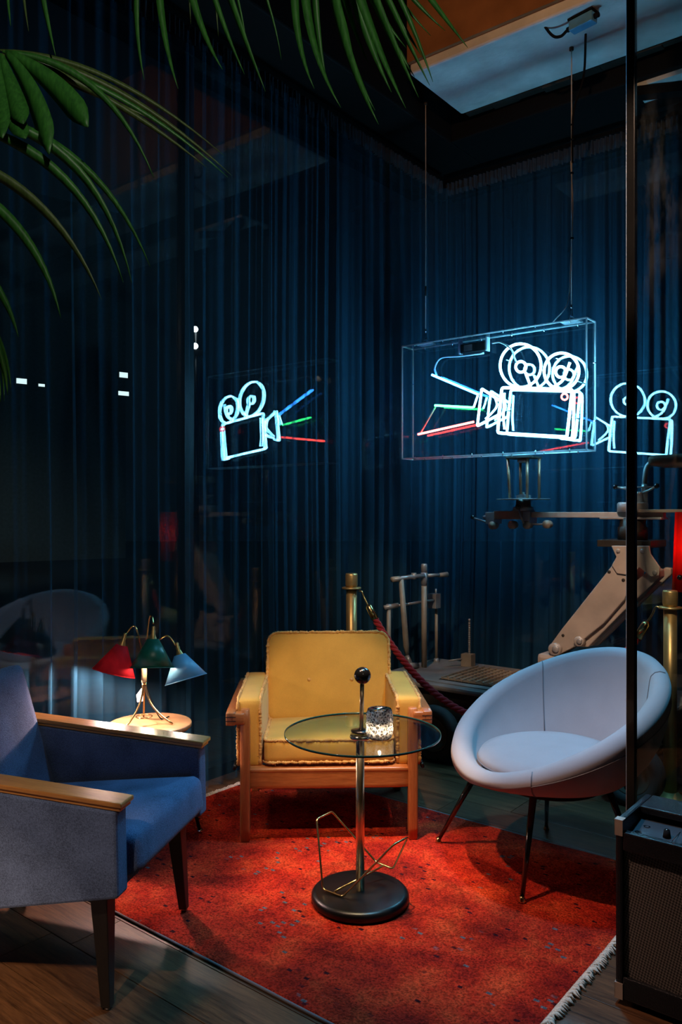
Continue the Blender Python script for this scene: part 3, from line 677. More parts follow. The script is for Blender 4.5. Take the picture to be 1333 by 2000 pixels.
# ------------------------------------------------------------------ blue armchair
ba = thing('blue_armchair', 'blue wool armchair with wooden armrests and black tapered legs at the left edge', 'armchair', (-0.523, 2.409, 0.0), math.atan2(-0.203, 0.979))
HWD = 0.32
for sy in (-1, 1):
    y0, y1 = sorted((sy * HWD, sy * (HWD - 0.062)))
    pn = MB().prism([(0.0, 0.330), (-0.005, 0.560), (-0.66, 0.610), (-0.70, 0.205)], y0, y1)
    pn.f = [tuple(reversed(f)) for f in pn.f]
    ap = pn.build('arm_panel', 'bluewool', ba, bev=0.008)
    ca, cb = sorted((sy * (HWD + 0.004), sy * (HWD - 0.070)))
    def cap(z, t, ins): return MB().hexa([(-0.66, ca + ins, 0.610 + z), (0.012 - ins, ca + ins, 0.560 + z), (0.012 - ins, cb - ins, 0.560 + z), (-0.66, cb - ins, 0.610 + z)], [(-0.66, ca + ins, 0.610 + z + t), (0.012 - ins, ca + ins, 0.560 + z + t), (0.012 - ins, cb - ins, 0.560 + z + t), (-0.66, cb - ins, 0.610 + z + t)])
    arm = cap(0.0105, 0.013, 0.0).build('armrest', 'beech', ba, bev=0.003)
    cap(0.0, 0.011, 0.006).build('armrest_underside', 'beech', arm, bev=0.002)
st = MB().rbox(0.35, HWD - 0.066, 0.062, 0.03, (0.006, 0, 0.016), 11, Matrix.Translation((-0.325, 0, 0.378)) @ Matrix.Rotation(R(-7.5), 4, 'Y') if False else Matrix.Translation((-0.330, 0, 0.378)) @ Matrix.Rotation(R(-6.5), 4, 'Y'))
st.build('seat', 'bluewool', ba)
MB().hexa([(-0.66, -HWD + 0.07, 0.20), (-0.012, -HWD + 0.07, 0.335), (-0.012, HWD - 0.07, 0.335), (-0.66, HWD - 0.07, 0.20)],
          [(-0.66, -HWD + 0.07, 0.30), (-0.010, -HWD + 0.07, 0.40), (-0.010, HWD - 0.07, 0.40), (-0.66, HWD - 0.07, 0.30)]).build('seat_base', 'bluewool', ba, bev=0.006)
BK = Matrix.Translation((-0.628, 0, 0.560)) @ Matrix.Rotation(R(-17), 4, 'Y')
MB().rbox(0.055, HWD - 0.064, 0.262, 0.03, (0.012, 0, 0.0), 11, BK, None).build('backrest', 'bluewool', ba)
def taper_leg(x0, y0, z0, x1, y1, z1, a, b):
    q = lambda x, y, z, s: [(x - s, y - s, z), (x + s, y - s, z), (x + s, y + s, z), (x - s, y + s, z)]
    return MB().hexa(q(x1, y1, z1, b), q(x0, y0, z0, a))
for (xa, xb, zt, zb) in ((-0.085, -0.060, 0.345, 0.0), (-0.56, -0.66, 0.235, 0.0)):
    for sy in (-1, 1):
        zz = 0.012 if (xa > -0.3 and sy > 0) else 0.002
        lg = taper_leg(xa, sy * 0.245, zt, xb, sy * 0.262, zz + 0.006, 0.027, 0.0135).build('leg', 'darkwood', ba, bev=0.003)
        MB().cyl((xb, sy * 0.262, zz), (xb, sy * 0.262, zz + 0.008), 0.009, 12).build('glide', 'chrome', lg)

# ------------------------------------------------------------------ round grey tub chair
FA = math.atan2(-0.33, -0.944)         # direction the chair faces
rc = thing('tub_chair', 'pale grey velvet tub chair with thin black legs on the right', 'armchair', (0.800, 3.045, 0.0), FA)
# local +x = front. rim height and reach by angle
def shell_row(phi):
    c = math.cos(phi); k = (1 - c) / 2                     # 0 front .. 1 back
    zr = 0.408 + 0.394 * (k ** 0.98); rr = 0.360 + 0.035 * math.sin(phi) ** 2 + 0.055 * k
    base = 0.20 + 0.02 * k; th = 0.045 - 0.011 * k
    def pt(r, z): return (r * math.cos(phi) * 1.0, r * math.sin(phi) * 1.03, z)
    out = []
    zb = 0.338
    # outer skin from the bottom centre to the rim
    for t in (0.0, 0.5, 1.0): out.append(pt(base * t, zb - 0.004 * (1 - t)))
    out.append(pt(base + 0.02, zb + 0.006))
    for t in (0.15, 0.3, 0.45, 0.6, 0.75, 0.9):
        r = base + 0.02 + (rr - base - 0.02) * math.sin(t * math.pi / 2) ** 0.95; out.append(pt(r, zb + 0.006 + (zr - th - zb) * t ** 1.35))
    for a in (0, 30, 60, 90, 120, 150, 180):               # rolled rim
        out.append(pt(rr - th + th * math.cos(R(a)), zr - th + th * 1.05 * math.sin(R(a))))
    ri = rr - 2 * th; zs = 0.345
    for t in (0.15, 0.35, 0.55, 0.75, 0.9, 1.0):
        out.append(pt(ri - (ri - 0.20) * t ** 1.5, (zr - th) + (zs - (zr - th)) * t ** 0.9))
    out.append(pt(0.1, zs)); out.append(pt(0.0, zs))
    return out
NS = 96; vs = []; fs = []
rowsS = [shell_row(2 * math.pi * k / NS) for k in range(NS)]; nR = len(rowsS[0])
for r_ in rowsS: vs += r_
for k in range(NS):
    k2 = (k + 1) % NS
    for j in range(nR - 1): fs.append((k * nR + j, k2 * nR + j, k2 * nR + j + 1, k * nR + j + 1))
shell = MB().add(vs, fs, True).build('shell', 'grey', rc)
# seams
def seam_line(phi, j0, j1, push):
    row = shell_row(phi); pts = row[j0:j1]; return MB().tube(pts, 0.0028, 5)
for phi, j0, j1 in ((R(46), 2, 13), (R(143), 12, 21), (R(-120), 12, 21), (R(-62), 9, 10)):
    if j1 - j0 > 1: seam_line(phi, j0, j1, 0).build('seam', 'seam', shell)
MB().tube([shell_row(R(a))[9] for a in range(46, 192, 4)], 0.0028, 5).build('seam', 'seam', shell)
# seat cushion
def cush(p):
    ang = math.atan2(p.y, p.x); return p
cm = MB(); prof = [(0.0, 0.0), (0.20, 0.0), (0.245, 0.008), (0.262, 0.026), (0.250, 0.046), (0.20, 0.062), (0.10, 0.072), (0.0, 0.074)]
cm.lathe(prof, 64, Matrix.Translation((0.016, 0.012, 0.394)) @ Matrix.Rotation(R(3), 4, 'Y') @ Matrix.Diagonal((1.0, 1.06, 1, 1)))
cu = cm.build('seat_cushion', 'grey', rc)
cp = MB().lathe([(0.2605, 0.022), (0.2645, 0.022), (0.2645, 0.026), (0.2605, 0.026)], 64, Matrix.Translation((0.016, 0.012, 0.394)) @ Matrix.Rotation(R(3), 4, 'Y') @ Matrix.Diagonal((1.0, 1.06, 1, 1)), close=True).build('piping', 'seam', cu)
inv = (Matrix.Translation(rc.location) @ rc.rotation_euler.to_matrix().to_4x4()).inverted()
for gx_, gy_, z0 in ((0.396, 3.23, 0.011), (0.622, 2.735, 0.011), (0.874, 3.388, 0.001), (1.10, 2.89, 0.001)):
    p = inv @ Vector((gx_, gy_, z0)); q = Vector((p.x * 0.62, p.y * 0.62, 0.335))
    lg = MB().tube([q, p + Vector((0, 0, 0.01))], [0.0135, 0.0075], 12).build('leg', 'blackgloss', rc)
    MB().lathe([(0.0, 0.0), (0.013, 0.0), (0.013, 0.004), (0.009, 0.012), (0.008, 0.020), (0.0, 0.02)], 14, Matrix.Translation(p)).build('foot_cap', 'brass', lg)
MB().lathe([(0.0, 0.312), (0.19, 0.312), (0.20, 0.326), (0.0, 0.327)], 40).build('under_frame', 'black', rc)

# ------------------------------------------------------------------ side table and lamp
SX, SY, SZ = -0.780, 3.25, 0.490
stb = thing('side_table', 'small round wooden side table beside the blue armchair', 'table', (SX, SY, 0.0))
MB().lathe([(0.0, SZ - 0.022), (0.160, SZ - 0.022), (0.167, SZ - 0.016), (0.168, SZ - 0.004), (0.165, SZ), (0.0, SZ)], 64).build('table_top', 'tabletop', stb)
for p in (Vector((-0.59 - SX, 3.33 - SY, 0)), Vector((-0.748 - SX, 3.01 - SY, 0)), Vector((-0.17, 0.13, 0))):
    q = Vector((p.x * 0.45, p.y * 0.45, SZ - 0.022)); z0 = 0.001 if p.x < -0.1 or p.y > 0.0 else 0.001
    r_u = UX * (SX + p.x) + UY * (SY + p.y); r_v = 0.624 * (SX + p.x) + 0.782 * (SY + p.y)
    if RU0 < r_u < RU1 and RV0 < r_v < RV1: z0 = 0.011
    lg = MB().tube([q, (p.x, p.y, z0 + 0.006)], [0.012, 0.007], 10).build('leg', 'blackmetal', stb)
    MB().cyl((p.x, p.y, z0), (p.x, p.y, z0 + 0.012), 0.0105, 12).build('glide', 'chrome', lg)

LX, LY = -0.800, 3.235
lp = thing('table_lamp', 'brass table lamp with red, green and blue cone shades on round side table', 'lamp', (LX, LY, SZ))
def curve_leg(ang, reach):
    d = Vector((math.cos(ang), math.sin(ang), 0)); pts = []
    for t in [k / 14 for k in range(15)]:
        pts.append(d * (0.006 + reach * t ** 2.1) + Vector((0, 0, 0.165 * (1 - t ** 0.85) + 0.004)))
    return MB().tube(pts, 0.0042, 8)
for a, r_ in ((R(-120), 0.105), (R(-8), 0.115), (R(105), 0.10)): curve_leg(a, r_).build('leg', 'brass', lp)
MB().tube([(math.cos(2 * math.pi * k / 24) * 0.032, math.sin(2 * math.pi * k / 24) * 0.032, 0.030) for k in range(24)], 0.0022, 6, True).build('ring', 'brass', lp)
MB().lathe([(0.0, 0.16), (0.008, 0.16), (0.0095, 0.165), (0.0095, 0.172), (0.0, 0.172)], 20).build('stem_collar', 'brass', lp)
MB().lathe([(0.0, 0.170), (0.0112, 0.170), (0.0112, 0.238), (0.0, 0.240)], 24).build('stem_sleeve', 'ivory', lp)
shades = (('redshade', 'red cone shade', (-0.086, -0.015, 0.322), (-0.113, -0.035, 0.213), (-0.050, 0.01, 0.395), (-0.074, -0.004, 0.362)),
          ('greenshade', 'green cone shade', (0.049, -0.055, 0.354), (0.050, -0.075, 0.243), (0.036, -0.02, 0.440), (0.047, -0.044, 0.412)),
          ('blueshade', 'pale blue cone shade', (0.141, 0.015, 0.279), (0.170, 0.000, 0.180), (0.090, 0.03, 0.352), (0.124, 0.022, 0.315)))
for key, lab, tp, bt, mid, sock in shades:
    tp, bt, mid, sock = map(Vector, (tp, bt, mid, sock)); ax = (bt - tp).normalized()
    arm = MB().tube(smooth_path([(0, 0, 0.232), (mid.x * 0.22, mid.y * 0.3, 0.30 if key != 'blueshade' else 0.29), (mid.x * 0.62, mid.y * 0.7, mid.z - 0.015), mid, sock]), 0.0034, 8).build('arm', 'brass', lp)
    rot = ax.to_track_quat('-Z', 'Y').to_matrix().to_4x4(); H = (bt - tp).length
    mx = Matrix.Translation(tp) @ rot
    MB().lathe([(0.0055, 0.050), (0.0075, 0.044), (0.0060, 0.036), (0.0085, 0.030), (0.0075, 0.020), (0.0150, 0.0), (0.0165, -0.004), (0.0, -0.006)], 20, mx).build('socket', 'brass_dull', arm)
    n_ = 48
    sh = MB().lathe([(0.023, -0.001), (0.086, -H), (0.0845, -H), (0.0215, -0.001)], n_, mx, close=True).build('shade', key, lp)
    sh['label'] = lab
    MB().lathe([(0.0845, -H + 0.0015), (0.0868, -H + 0.0015), (0.0868, -H - 0.0015), (0.0845, -H - 0.0015)], n_, mx, close=True).build('shade_rim', key, sh)
    MB().sphere(mx @ Vector((0, 0, -H * 0.80)), 0.020, 14).build('bulb', 'bulb_' + key, sh)
tg = MB().add([(-0.036, 0.03, 0.080), (-0.012, 0.03, 0.085), (-0.010, 0.03, 0.125), (-0.018, 0.03, 0.138), (-0.040, 0.03, 0.110)], [(0, 1, 2, 3, 4)]).build('paper_tag', 'paper', lp, solid=0.001)
MB().tube(smooth_path([(0.0, 0.01, 0.20), (0.01, 0.03, 0.12), (0.05, 0.06, 0.01), (0.08, 0.10, 0.004)]), 0.0025, 6).build('power_cord', 'black', lp)
# ------------------------------------------------------------------ neon sign in a clear acrylic box
A0, A1, B0, B1, Z0, Z1 = -2.756, -1.593, 4.056, 4.176, 1.677, 2.366
sg = thing('neon_sign', 'glowing neon film camera sign in a hanging clear acrylic box', 'neon sign', UV((A0 + A1) / 2, (B0 + B1) / 2, Z0), ROTU)
W2, D2, HH = (A1 - A0) / 2, (B1 - B0) / 2, Z1 - Z0
T = 0.004
box = {'front_panel': (-W2, W2, -D2, -D2 + T, 0, HH), 'back_panel': (-W2, W2, D2 - T, D2, 0, HH),
       'side_panel': (-W2, -W2 + T, -D2 + T, D2 - T, 0, HH), 'side_panel ': (W2 - T, W2, -D2 + T, D2 - T, 0, HH),
       'bottom_panel': (-W2 + T, W2 - T, -D2 + T, D2 - T, 0, T), 'top_panel': (-W2 + T, W2 - T, -D2 + T, D2 - T, HH - T, HH)}
for k, b in box.items(): MB().box(*b).build(k.strip(), 'acrylic', sg)
e = 0.0034
for y in (-D2, D2):
    for x in (-W2, W2): MB().box(x - e, x + e, y - e, y + e, 0, HH).build('edge_seam', 'acrylic_edge', sg)
    for z in (0, HH): MB().box(-W2, W2, y - e, y + e, z - e, z + e).build('edge_seam', 'acrylic_edge', sg)
for x in (-W2, W2):
    for z in (0, HH): MB().box(x - e, x + e, -D2, D2, z - e, z + e).build('edge_seam', 'acrylic_edge', sg)
for k in range(6):
    for z in (0.0, HH):
        x = -W2 + 0.09 + k * 0.196
        for y in (-D2 + 0.004, D2 - 0.004): MB().cyl((x, y, z - 0.010), (x, y, z + 0.010), 0.0028, 8).build('screw', 'chrome', sg)
for x in (-W2, W2):
    for z in (0.16, 0.47):
        MB().cyl((x - 0.010, D2 - 0.004, z), (x + 0.010, D2 - 0.004, z), 0.0028, 8).build('screw', 'chrome', sg)
NP = B0 + 0.062
def npx(L, pv=NP): return [on_pv(x, y, pv) for x, y in L]
def circ(cx, cy, rx, ry, a0=0, a1=360, n=48): return [(cx + rx * math.cos(R(a0 + (a1 - a0) * k / n)), cy + ry * math.sin(R(a0 + (a1 - a0) * k / n))) for k in range(n + 1)]
TR = 0.0066
def neon(name, pts, m, pv=NP, r=TR, closed=False, smooth=False):
    P = npx(pts, pv)
    if smooth: P = smooth_path(P, 8)
    if closed: P = P[:-1]
    return MB().tube(P, r, 10, closed).build(name, m, sg, True)
neon('reel_tube', circ(1017.5, 714, 40, 42.5), 'cyan', closed=True)
neon('reel_hub_tube', circ(1018, 716.5, 10, 10.5, n=28), 'cyan', closed=True)
neon('reel_tube', circ(1097.5, 725, 34, 35.5), 'cyan', closed=True)
neon('reel_hub_tube', circ(1096, 726.5, 10, 10.5, n=28), 'cyan', closed=True)
neon('spoke_tube', [(1027, 728), (1037, 754)], 'cyan')
neon('spoke_tube', [(1080, 757), (1100, 742), (1114, 708)], 'cyan', smooth=True)
def rounded(pts, r=5):
    out = []; n = len(pts)
    for i in range(n):
        a, b, c = Vector(pts[i - 1]), Vector(pts[i]), Vector(pts[(i + 1) % n]); d1 = (a - b).normalized() * r; d2 = (c - b).normalized() * r
        for t in (0, .25, .5, .75, 1): q = (b + d1) * (1 - t) ** 2 + b * 2 * t * (1 - t) + (b + d2) * t * t; out.append((q.x, q.y))
    return out + [out[0]]
neon('body_tube', rounded([(981, 757), (1118.5, 760.5), (1108, 853.5), (972.5, 845.5)]), 'cyan', closed=True, r=0.0074)
neon('body_tube', [(1117, 766), (1122, 772), (1119, 850), (1113, 857), (1096, 856)], 'cyan', smooth=True)
neon('body_tube', [(986, 768), (984, 812), (986, 838)], 'cyan', smooth=True, r=0.0055)
neon('lens_tube', rounded([(941.5, 759), (978, 783), (975, 810), (933, 832)], 3), 'cyan', closed=True)
neon('lens_arc_tube', [(968, 777), (971, 793), (960, 808), (949, 818)], 'cyan', smooth=True, r=0.005)
neon('lens_link_tube', [(926, 795), (934, 772)], 'cyan', r=0.005)
neon('beam_tube', [(844, 732), (935, 770.5)], 'blue')
neon('beam_tube', [(850, 791.8), (925, 796)], 'green')
neon('beam_tube', [(817, 848.3), (926, 823.9)], 'red')
neon('record_light_tube', circ(1103.5, 775, 6, 6, n=20), 'red', B0 + 0.030, 0.005, True)
neon('link_tube', [(851, 795), (822, 845)], 'tube_off', NP, 0.006)
neon('feed_tube', [(853.5, 733), (850, 717.5), (862.8, 699), (898, 695.6), (945.5, 689.7)], 'tube_off', NP + 0.02, 0.006, smooth=True)
neon('feed_tube', [(962, 670), (979, 669), (999, 682), (1006, 700), (1010, 709)], 'tube_off', NP - 0.01, 0.005, smooth=True)
tr_ = [on_pv(902, 689, B0 + 0.08), on_pv(951, 684, B0 + 0.08)]
c_ = (tr_[0] + tr_[1]) / 2; c_.z += 0.022
q_ = Matrix.Translation(c_) @ MU
MB().box(-0.080, 0.080, -0.02, 0.02, -0.026, 0.026, q_, 0.003).build('transformer', 'black', sg, True)
MB().box(-0.055, 0.0, -0.0215, -0.0205, -0.018, 0.018, q_).build('transformer_plate', 'steel', sg, True)
for x in (-0.09, 0.09): MB().box(x - 0.004, x + 0.004, -0.02, 0.02, -0.03, 0.05, q_).build('bracket', 'acrylic_edge', sg, True)
for px, py in ((990, 703), (1087, 700), (1130, 745), (984, 800), (1118, 815), (1000, 848)):     # tube stand-offs
    a = on_pv(px, py, NP); b = UV(0, D2) * 0; d = UV(0, B1 - NP - T)
    MB().cyl(a, a + d, 0.003, 6).build('tube_support', 'acrylic_edge', sg, True)
PVM = 4.116
tl = on_pv(832, 660, PVM); tr2 = on_pv(1117, 620, PVM)
for p in (tl, tr2):
    MB().box(-0.05, 0.05, -0.035, 0.035, 0.001, 0.010, Matrix.Translation((p.x, p.y, Z1)) @ MU, 0.001).build('hanger_plate', 'acrylic_edge', sg, True)
    MB().tube([Vector((p.x, p.y, Z1 + 0.022)) + Vector((math.cos(a), 0, math.sin(a))) * 0.013 for a in [k * math.pi / 8 for k in range(16)]], 0.0022, 6, True).build('eye_bolt', 'chrome', sg, True)
BZ = 3.845
def cable(name, label, p, pts_extra=(), both=False):
    t = thing(name, label, 'cable', (p.x, p.y, Z1))
    MB().tube([(p.x, p.y, Z1 + 0.075), (p.x + 0.001, p.y, Z1 + 0.7), (p.x, p.y, BZ)], 0.0032, 6).build('wire_rope', 'whiterope', t, True)
    a = 0.020
    MB().tube(smooth_path([(p.x, p.y, Z1 + 0.030), (p.x - 0.007, p.y, Z1 + 0.050), (p.x, p.y, Z1 + 0.085), (p.x + 0.007, p.y, Z1 + 0.050), (p.x, p.y, Z1 + 0.030)]), 0.0020, 6).build('thimble_loop', 'chrome', t, True)
    MB().cyl((p.x, p.y, Z1 + 0.078), (p.x, p.y, Z1 + 0.10), 0.005, 8).build('clamp', 'chrome', t, True)
    MB().lathe([(0.0, BZ - 0.015), (0.012, BZ - 0.015), (0.012, BZ), (0.0, BZ)], 12, Matrix.Translation((p.x, p.y, 0))).build('ceiling_hook', 'darkiron', t, True)
    return t
cl = cable('hanging_cable', 'thin steel cable holding up the beam end of the neon sign, left one', tl)
MB().cyl((tl.x, tl.y, Z1 + 0.30), (tl.x, tl.y, Z1 + 0.36), 0.006, 8).build('clamp', 'darkiron', cl, True)
cr = cable('hanging_cable', 'steel cable with black power lead tied along it above the camera reels', tr2)
jb = Vector((1.215, 4.00, BZ))
lead = smooth_path([(tr2.x + 0.004, tr2.y, BZ - 0.62), (tr2.x + 0.004, tr2.y, BZ - 0.45), (tr2.x + 0.012, tr2.y - 0.01, BZ - 0.33), (tr2.x + 0.05, tr2.y - 0.05, BZ - 0.18), (jb.x + 0.03, jb.y + 0.05, BZ - 0.065)], 8)
MB().tube(lead, 0.0060, 8).build('power_lead', 'black', cr, True)
thinw = smooth_path([(tr2.x - 0.10, tr2.y + 0.05, Z1 + 0.003), (tr2.x - 0.075, tr2.y + 0.04, Z1 + 0.03), (tr2.x - 0.02, tr2.y, Z1 + 0.11), (tr2.x - 0.006, tr2.y, Z1 + 0.3), (tr2.x + 0.008, tr2.y, Z1 + 0.62), (tr2.x - 0.004, tr2.y, Z1 + 0.85), (tr2.x + 0.004, tr2.y, BZ - 0.62)], 8)
MB().tube(thinw, 0.0024, 6).build('thin_wire', 'whiterope', cr, True)
for z in (Z1 + 0.45, Z1 + 0.8, BZ - 0.50, BZ - 0.42): MB().cyl((tr2.x + 0.003, tr2.y, z), (tr2.x + 0.003, tr2.y, z + 0.008), 0.010, 8).build('cable_tie', 'black', cr, True)
jx = thing('junction_box', 'small blue cable junction box fixed under the concrete beam', 'junction box', jb, R(-48))
MB().box(-0.065, 0.065, -0.028, 0.028, -0.062, -0.012, None, 0.006).build('housing', mat('blue_plastic', (0.10, 0.30, 0.50), 0.35), jx)
MB().box(-0.069, 0.069, -0.032, 0.032, -0.012, 0.0, None, 0.003).build('back_plate', 'black', jx)
for sx in (-1, 1): MB().cyl((sx * 0.062, 0, -0.036), (sx * 0.088, 0, -0.036), 0.013, 10).build('gland', 'black', jx)
MB().tube(smooth_path([(-0.088, 0, -0.036), (-0.13, 0.0, -0.05), (-0.17, -0.02, -0.03), (-0.20, -0.10, 0.05)]), 0.0075, 8).build('supply_cable', 'black', jx)

# ------------------------------------------------------------------ guitar amplifier
am = thing('guitar_amplifier', 'black guitar amplifier with woven grille cloth at the right edge', 'amplifier', UV(-0.776, 2.182, 0.0), ROTU)
AW, AD, AZ0, AZ1 = 0.56, 0.26, 0.018, 0.505
for x0, x1 in ((0, 0.02), (AW - 0.02, AW)):
    MB().box(x0, x1, 0, AD, AZ0, AZ1, None, 0.006).build('side_panel', 'tolex', am)
MB().box(0.02, AW - 0.02, 0.0, AD, AZ0, AZ0 + 0.06, None, 0.004).build('bottom_panel', 'tolex', am)
MB().box(0.02, AW - 0.02, AD - 0.02, AD, AZ0 + 0.06, AZ1 - 0.02, None, 0.002).build('back_panel', 'tolex', am)
MB().box(0.02, AW - 0.02, 0.145, AD, AZ1 - 0.02, AZ1, None, 0.004).build('top_panel', 'tolex', am)
MB().box(0.02, AW - 0.02, 0.0, 0.024, 0.425, AZ1 - 0.030, None, 0.004).build('front_lip', 'tolex', am)
MB().box(0.02, AW - 0.02, 0.012, 0.03, AZ0 + 0.06, 0.425).build('grille_cloth', 'grille', am)
cpn = MB().hexa([(0.02, 0.024, 0.44), (AW - 0.02, 0.024, 0.44), (AW - 0.02, 0.145, 0.44), (0.02, 0.145, 0.44)], [(0.02, 0.024, 0.455), (AW - 0.02, 0.024, 0.455), (AW - 0.02, 0.145, 0.470), (0.02, 0.145, 0.470)]).build('control_panel', 'panelblue', am)
for k in range(6):
    x = 0.115 + k * 0.068; kn = MB().lathe([(0.0, 0.0), (0.011, 0.0), (0.010, 0.006), (0.008, 0.020), (0.0, 0.021)], 16, Matrix.Translation((x, 0.075, 0.461))).build('knob', 'black', cpn)
    MB().lathe([(0.0, 0.021), (0.005, 0.021), (0.005, 0.022), (0.0, 0.022)], 12, Matrix.Translation((x, 0.075, 0.461))).build('knob_cap', 'chrome', kn)
    MB().box(x + 0.022, x + 0.0235, 0.045, 0.120, 0.4655, 0.4675, None).build('panel_line', 'chrome', cpn)
for x, y in ((0.045, 0.052), (0.052, 0.105)):
    jk = MB().lathe([(0.006, 0.0), (0.010, 0.0), (0.010, 0.006), (0.006, 0.006)], 6, Matrix.Translation((x, y, 0.46)), False, True).build('jack_socket', 'chrome', cpn)
hd = MB().box(0.13, 0.17, 0.17, 0.215, AZ1, AZ1 + 0.007, None, 0.002).build('handle_bracket', 'nickel', am)
MB().box(0.39, 0.43, 0.17, 0.215, AZ1, AZ1 + 0.007, None, 0.002).build('handle_bracket', 'nickel', am)
MB().tube(smooth_path([(0.15, 0.192, AZ1 + 0.010), (0.20, 0.192, AZ1 + 0.022), (0.36, 0.192, AZ1 + 0.022), (0.41, 0.192, AZ1 + 0.010)]), 0.010, 8).build('handle', 'tolex', am)
for z, s in ((AZ1, -1), (AZ0, 1)):
    cm_ = MB().box(-0.002, 0.021, -0.002, 0.001, *sorted((z, z + s * 0.042)), None, 0.0008)
    cm_.box(-0.002, 0.001, -0.002, 0.026, *sorted((z, z + s * 0.042)), None, 0.0008)
    cm_.box(-0.002, 0.021, -0.002, 0.024, *sorted((z - s * 0.002, z + s * 0.001)), None, 0.0005)
    cm_.build('corner_cap', 'nickel', am)
for x in (0.05, AW - 0.05):
    for y in (0.04, AD - 0.04): MB().cyl((x, y, 0.0005), (x, y, AZ0 + 0.002), 0.018, 14, 0.022).build('rubber_foot', 'rubber', am)

# ------------------------------------------------------------------ stanchions and rope
def stanchion(label, x, y, h):
    t = thing('brass_stanchion', label, 'stanchion', (x, y, 0), 0, 'brass rope stanchions')
    MB().lathe([(0.0, 0.0), (0.125, 0.0), (0.13, 0.006), (0.118, 0.018), (0.05, 0.032), (0.035, 0.05), (0.0, 0.05)], 40).build('base', 'brass_dull', t)
    MB().lathe([(0.0, 0.045), (0.030, 0.045), (0.030, h - 0.07), (0.0, h - 0.07)], 28).build('post', 'brass_dull', t)
    MB().lathe([(0.0, h - 0.088), (0.052, h - 0.086), (0.054, h - 0.081), (0.052, h - 0.076), (0.0, h - 0.074)], 28).build('rope_ring', 'brass_dull', t)
    MB().lathe([(0.0, h - 0.075), (0.031, h - 0.075), (0.034, h - 0.060), (0.034, h - 0.008), (0.031, h), (0.0, h)], 28).build('cap', 'brass_dull', t)
    return t
S1, S2 = Vector((0.058, 4.40, 0)), Vector((1.534, 3.71, 0))
stanchion('brass rope post with flat cap standing behind the yellow armchair', S1.x, S1.y, 1.011)
stanchion('brass rope post seen through the glass partition behind the grey tub chair', S2.x, S2.y, 0.985)
rp = thing('barrier_rope', 'thick twisted red barrier rope hanging between two brass posts', 'rope', (S1.x, S1.y, 0.0))
d12 = (S2 - S1).normalized()
E1 = S1 + d12 * 0.075 + Vector((0, 0, 0.885)); E2 = S2 - d12 * 0.075 + Vector((0, 0, 0.875))
def rope_pt(t):
    p = E1.lerp(E2, t); s = 4 * t * (1 - t); p.z = p.z - 0.60 * (s ** 0.92); return p
cen = [rope_pt(0.035 + 0.93 * k / 520) for k in range(521)]
for s_ in range(3):
    pts = []; ang = 2 * math.pi * s_ / 3; acc = 0
    for k, p in enumerate(cen):
        tg_ = (cen[min(k + 1, 520)] - cen[max(k - 1, 0)]).normalized()
        if k: acc += (p - cen[k - 1]).length
        a = ang - acc * 2 * math.pi / 0.095
        x = tg_.cross(Vector((0, 0, 1))).normalized(); y = tg_.cross(x)
        pts.append(p + (x * math.cos(a) + y * math.sin(a)) * 0.0092)
    MB().tube(pts, 0.0108, 7).build('strand', 'rope', rp, True)
for t0, t1, e0 in ((0.0, 0.045, E1), (1.0, 0.955, E2)):
    a, b = rope_pt(t0), rope_pt(t1)
    MB().tube([a.lerp(b, 0.35), a.lerp(b, 0.45), b], [0.008, 0.019, 0.021], 14).build('end_ferrule', 'brass', rp, True)
    sgn = 1 if t0 == 0 else -1
    MB().tube(smooth_path([a.lerp(b, 0.38), a + Vector((0, 0, 0.0)), a - d12 * sgn * 0.012 + Vector((0, 0, 0.028)), a - d12 * sgn * 0.030 + Vector((0, 0, 0.030))]), 0.0045, 8).build('hook', 'brass', rp, True)

# ------------------------------------------------------------------ film camera dolly
dl = thing('camera_dolly', 'old film camera dolly with metal deck, crane arm and wheels behind the rope', 'camera dolly', (0, 0, 0), ROTU)
DZ = 0.385
MB().box(-2.80, -1.15, 3.80, 4.52, DZ - 0.03, DZ, None, 0.012).build('deck', 'deckplate', dl)
MB().box(-2.74, -1.20, 3.84, 4.48, DZ - 0.13, DZ - 0.03, None, 0.01).build('chassis', 'darkiron', dl)
MB().box(-2.47, -1.85, 3.86, 4.38, DZ, DZ + 0.006, None, 0.002).build('tread_plate', 'deckplate', dl)
gr_ = MB()
MB().box(-2.41, -1.95, 3.92, 4.36, DZ + 0.006, DZ + 0.008).build('grating_dark_backing', 'black', dl)  # black sheet added so the gaps between the bars read dark
for k in range(11): gr_.box(-2.40 + k * 0.043, -2.390 + k * 0.043, 3.93, 4.35, DZ + 0.008, DZ + 0.022)
for k in range(11): gr_.box(-2.40, -1.96, 3.935 + k * 0.040, 3.943 + k * 0.040, DZ + 0.007, DZ + 0.017)
tag(gr_.build('grating', 'olive', dl), kind='stuff')
for wu in (-2.30, -1.24):
    for wv in (3.70, 4.58):
        mx = Matrix.Translation((wu, wv, 0.150)) @ Matrix.Rotation(R(90), 4, 'X')
        wl = MB().lathe([(0.095, -0.036), (0.128, -0.040), (0.142, -0.032), (0.149, -0.016), (0.150, 0.0), (0.149, 0.016), (0.142, 0.032), (0.128, 0.040), (0.095, 0.036)], 40, mx, close=True).build('tyre', 'rubber', dl)
        MB().lathe([(0.0, -0.03), (0.03, -0.034), (0.035, -0.018), (0.075, -0.014), (0.088, -0.034), (0.098, -0.034), (0.098, 0.034), (0.088, 0.034), (0.075, 0.014), (0.035, 0.018), (0.03, 0.034), (0.0, 0.03)], 32, mx).build('hub', 'hub', wl)
        MB().cyl((wu, wv, 0.15), (wu, 4.14, 0.15), 0.018, 10).build('axle', 'darkiron', wl)
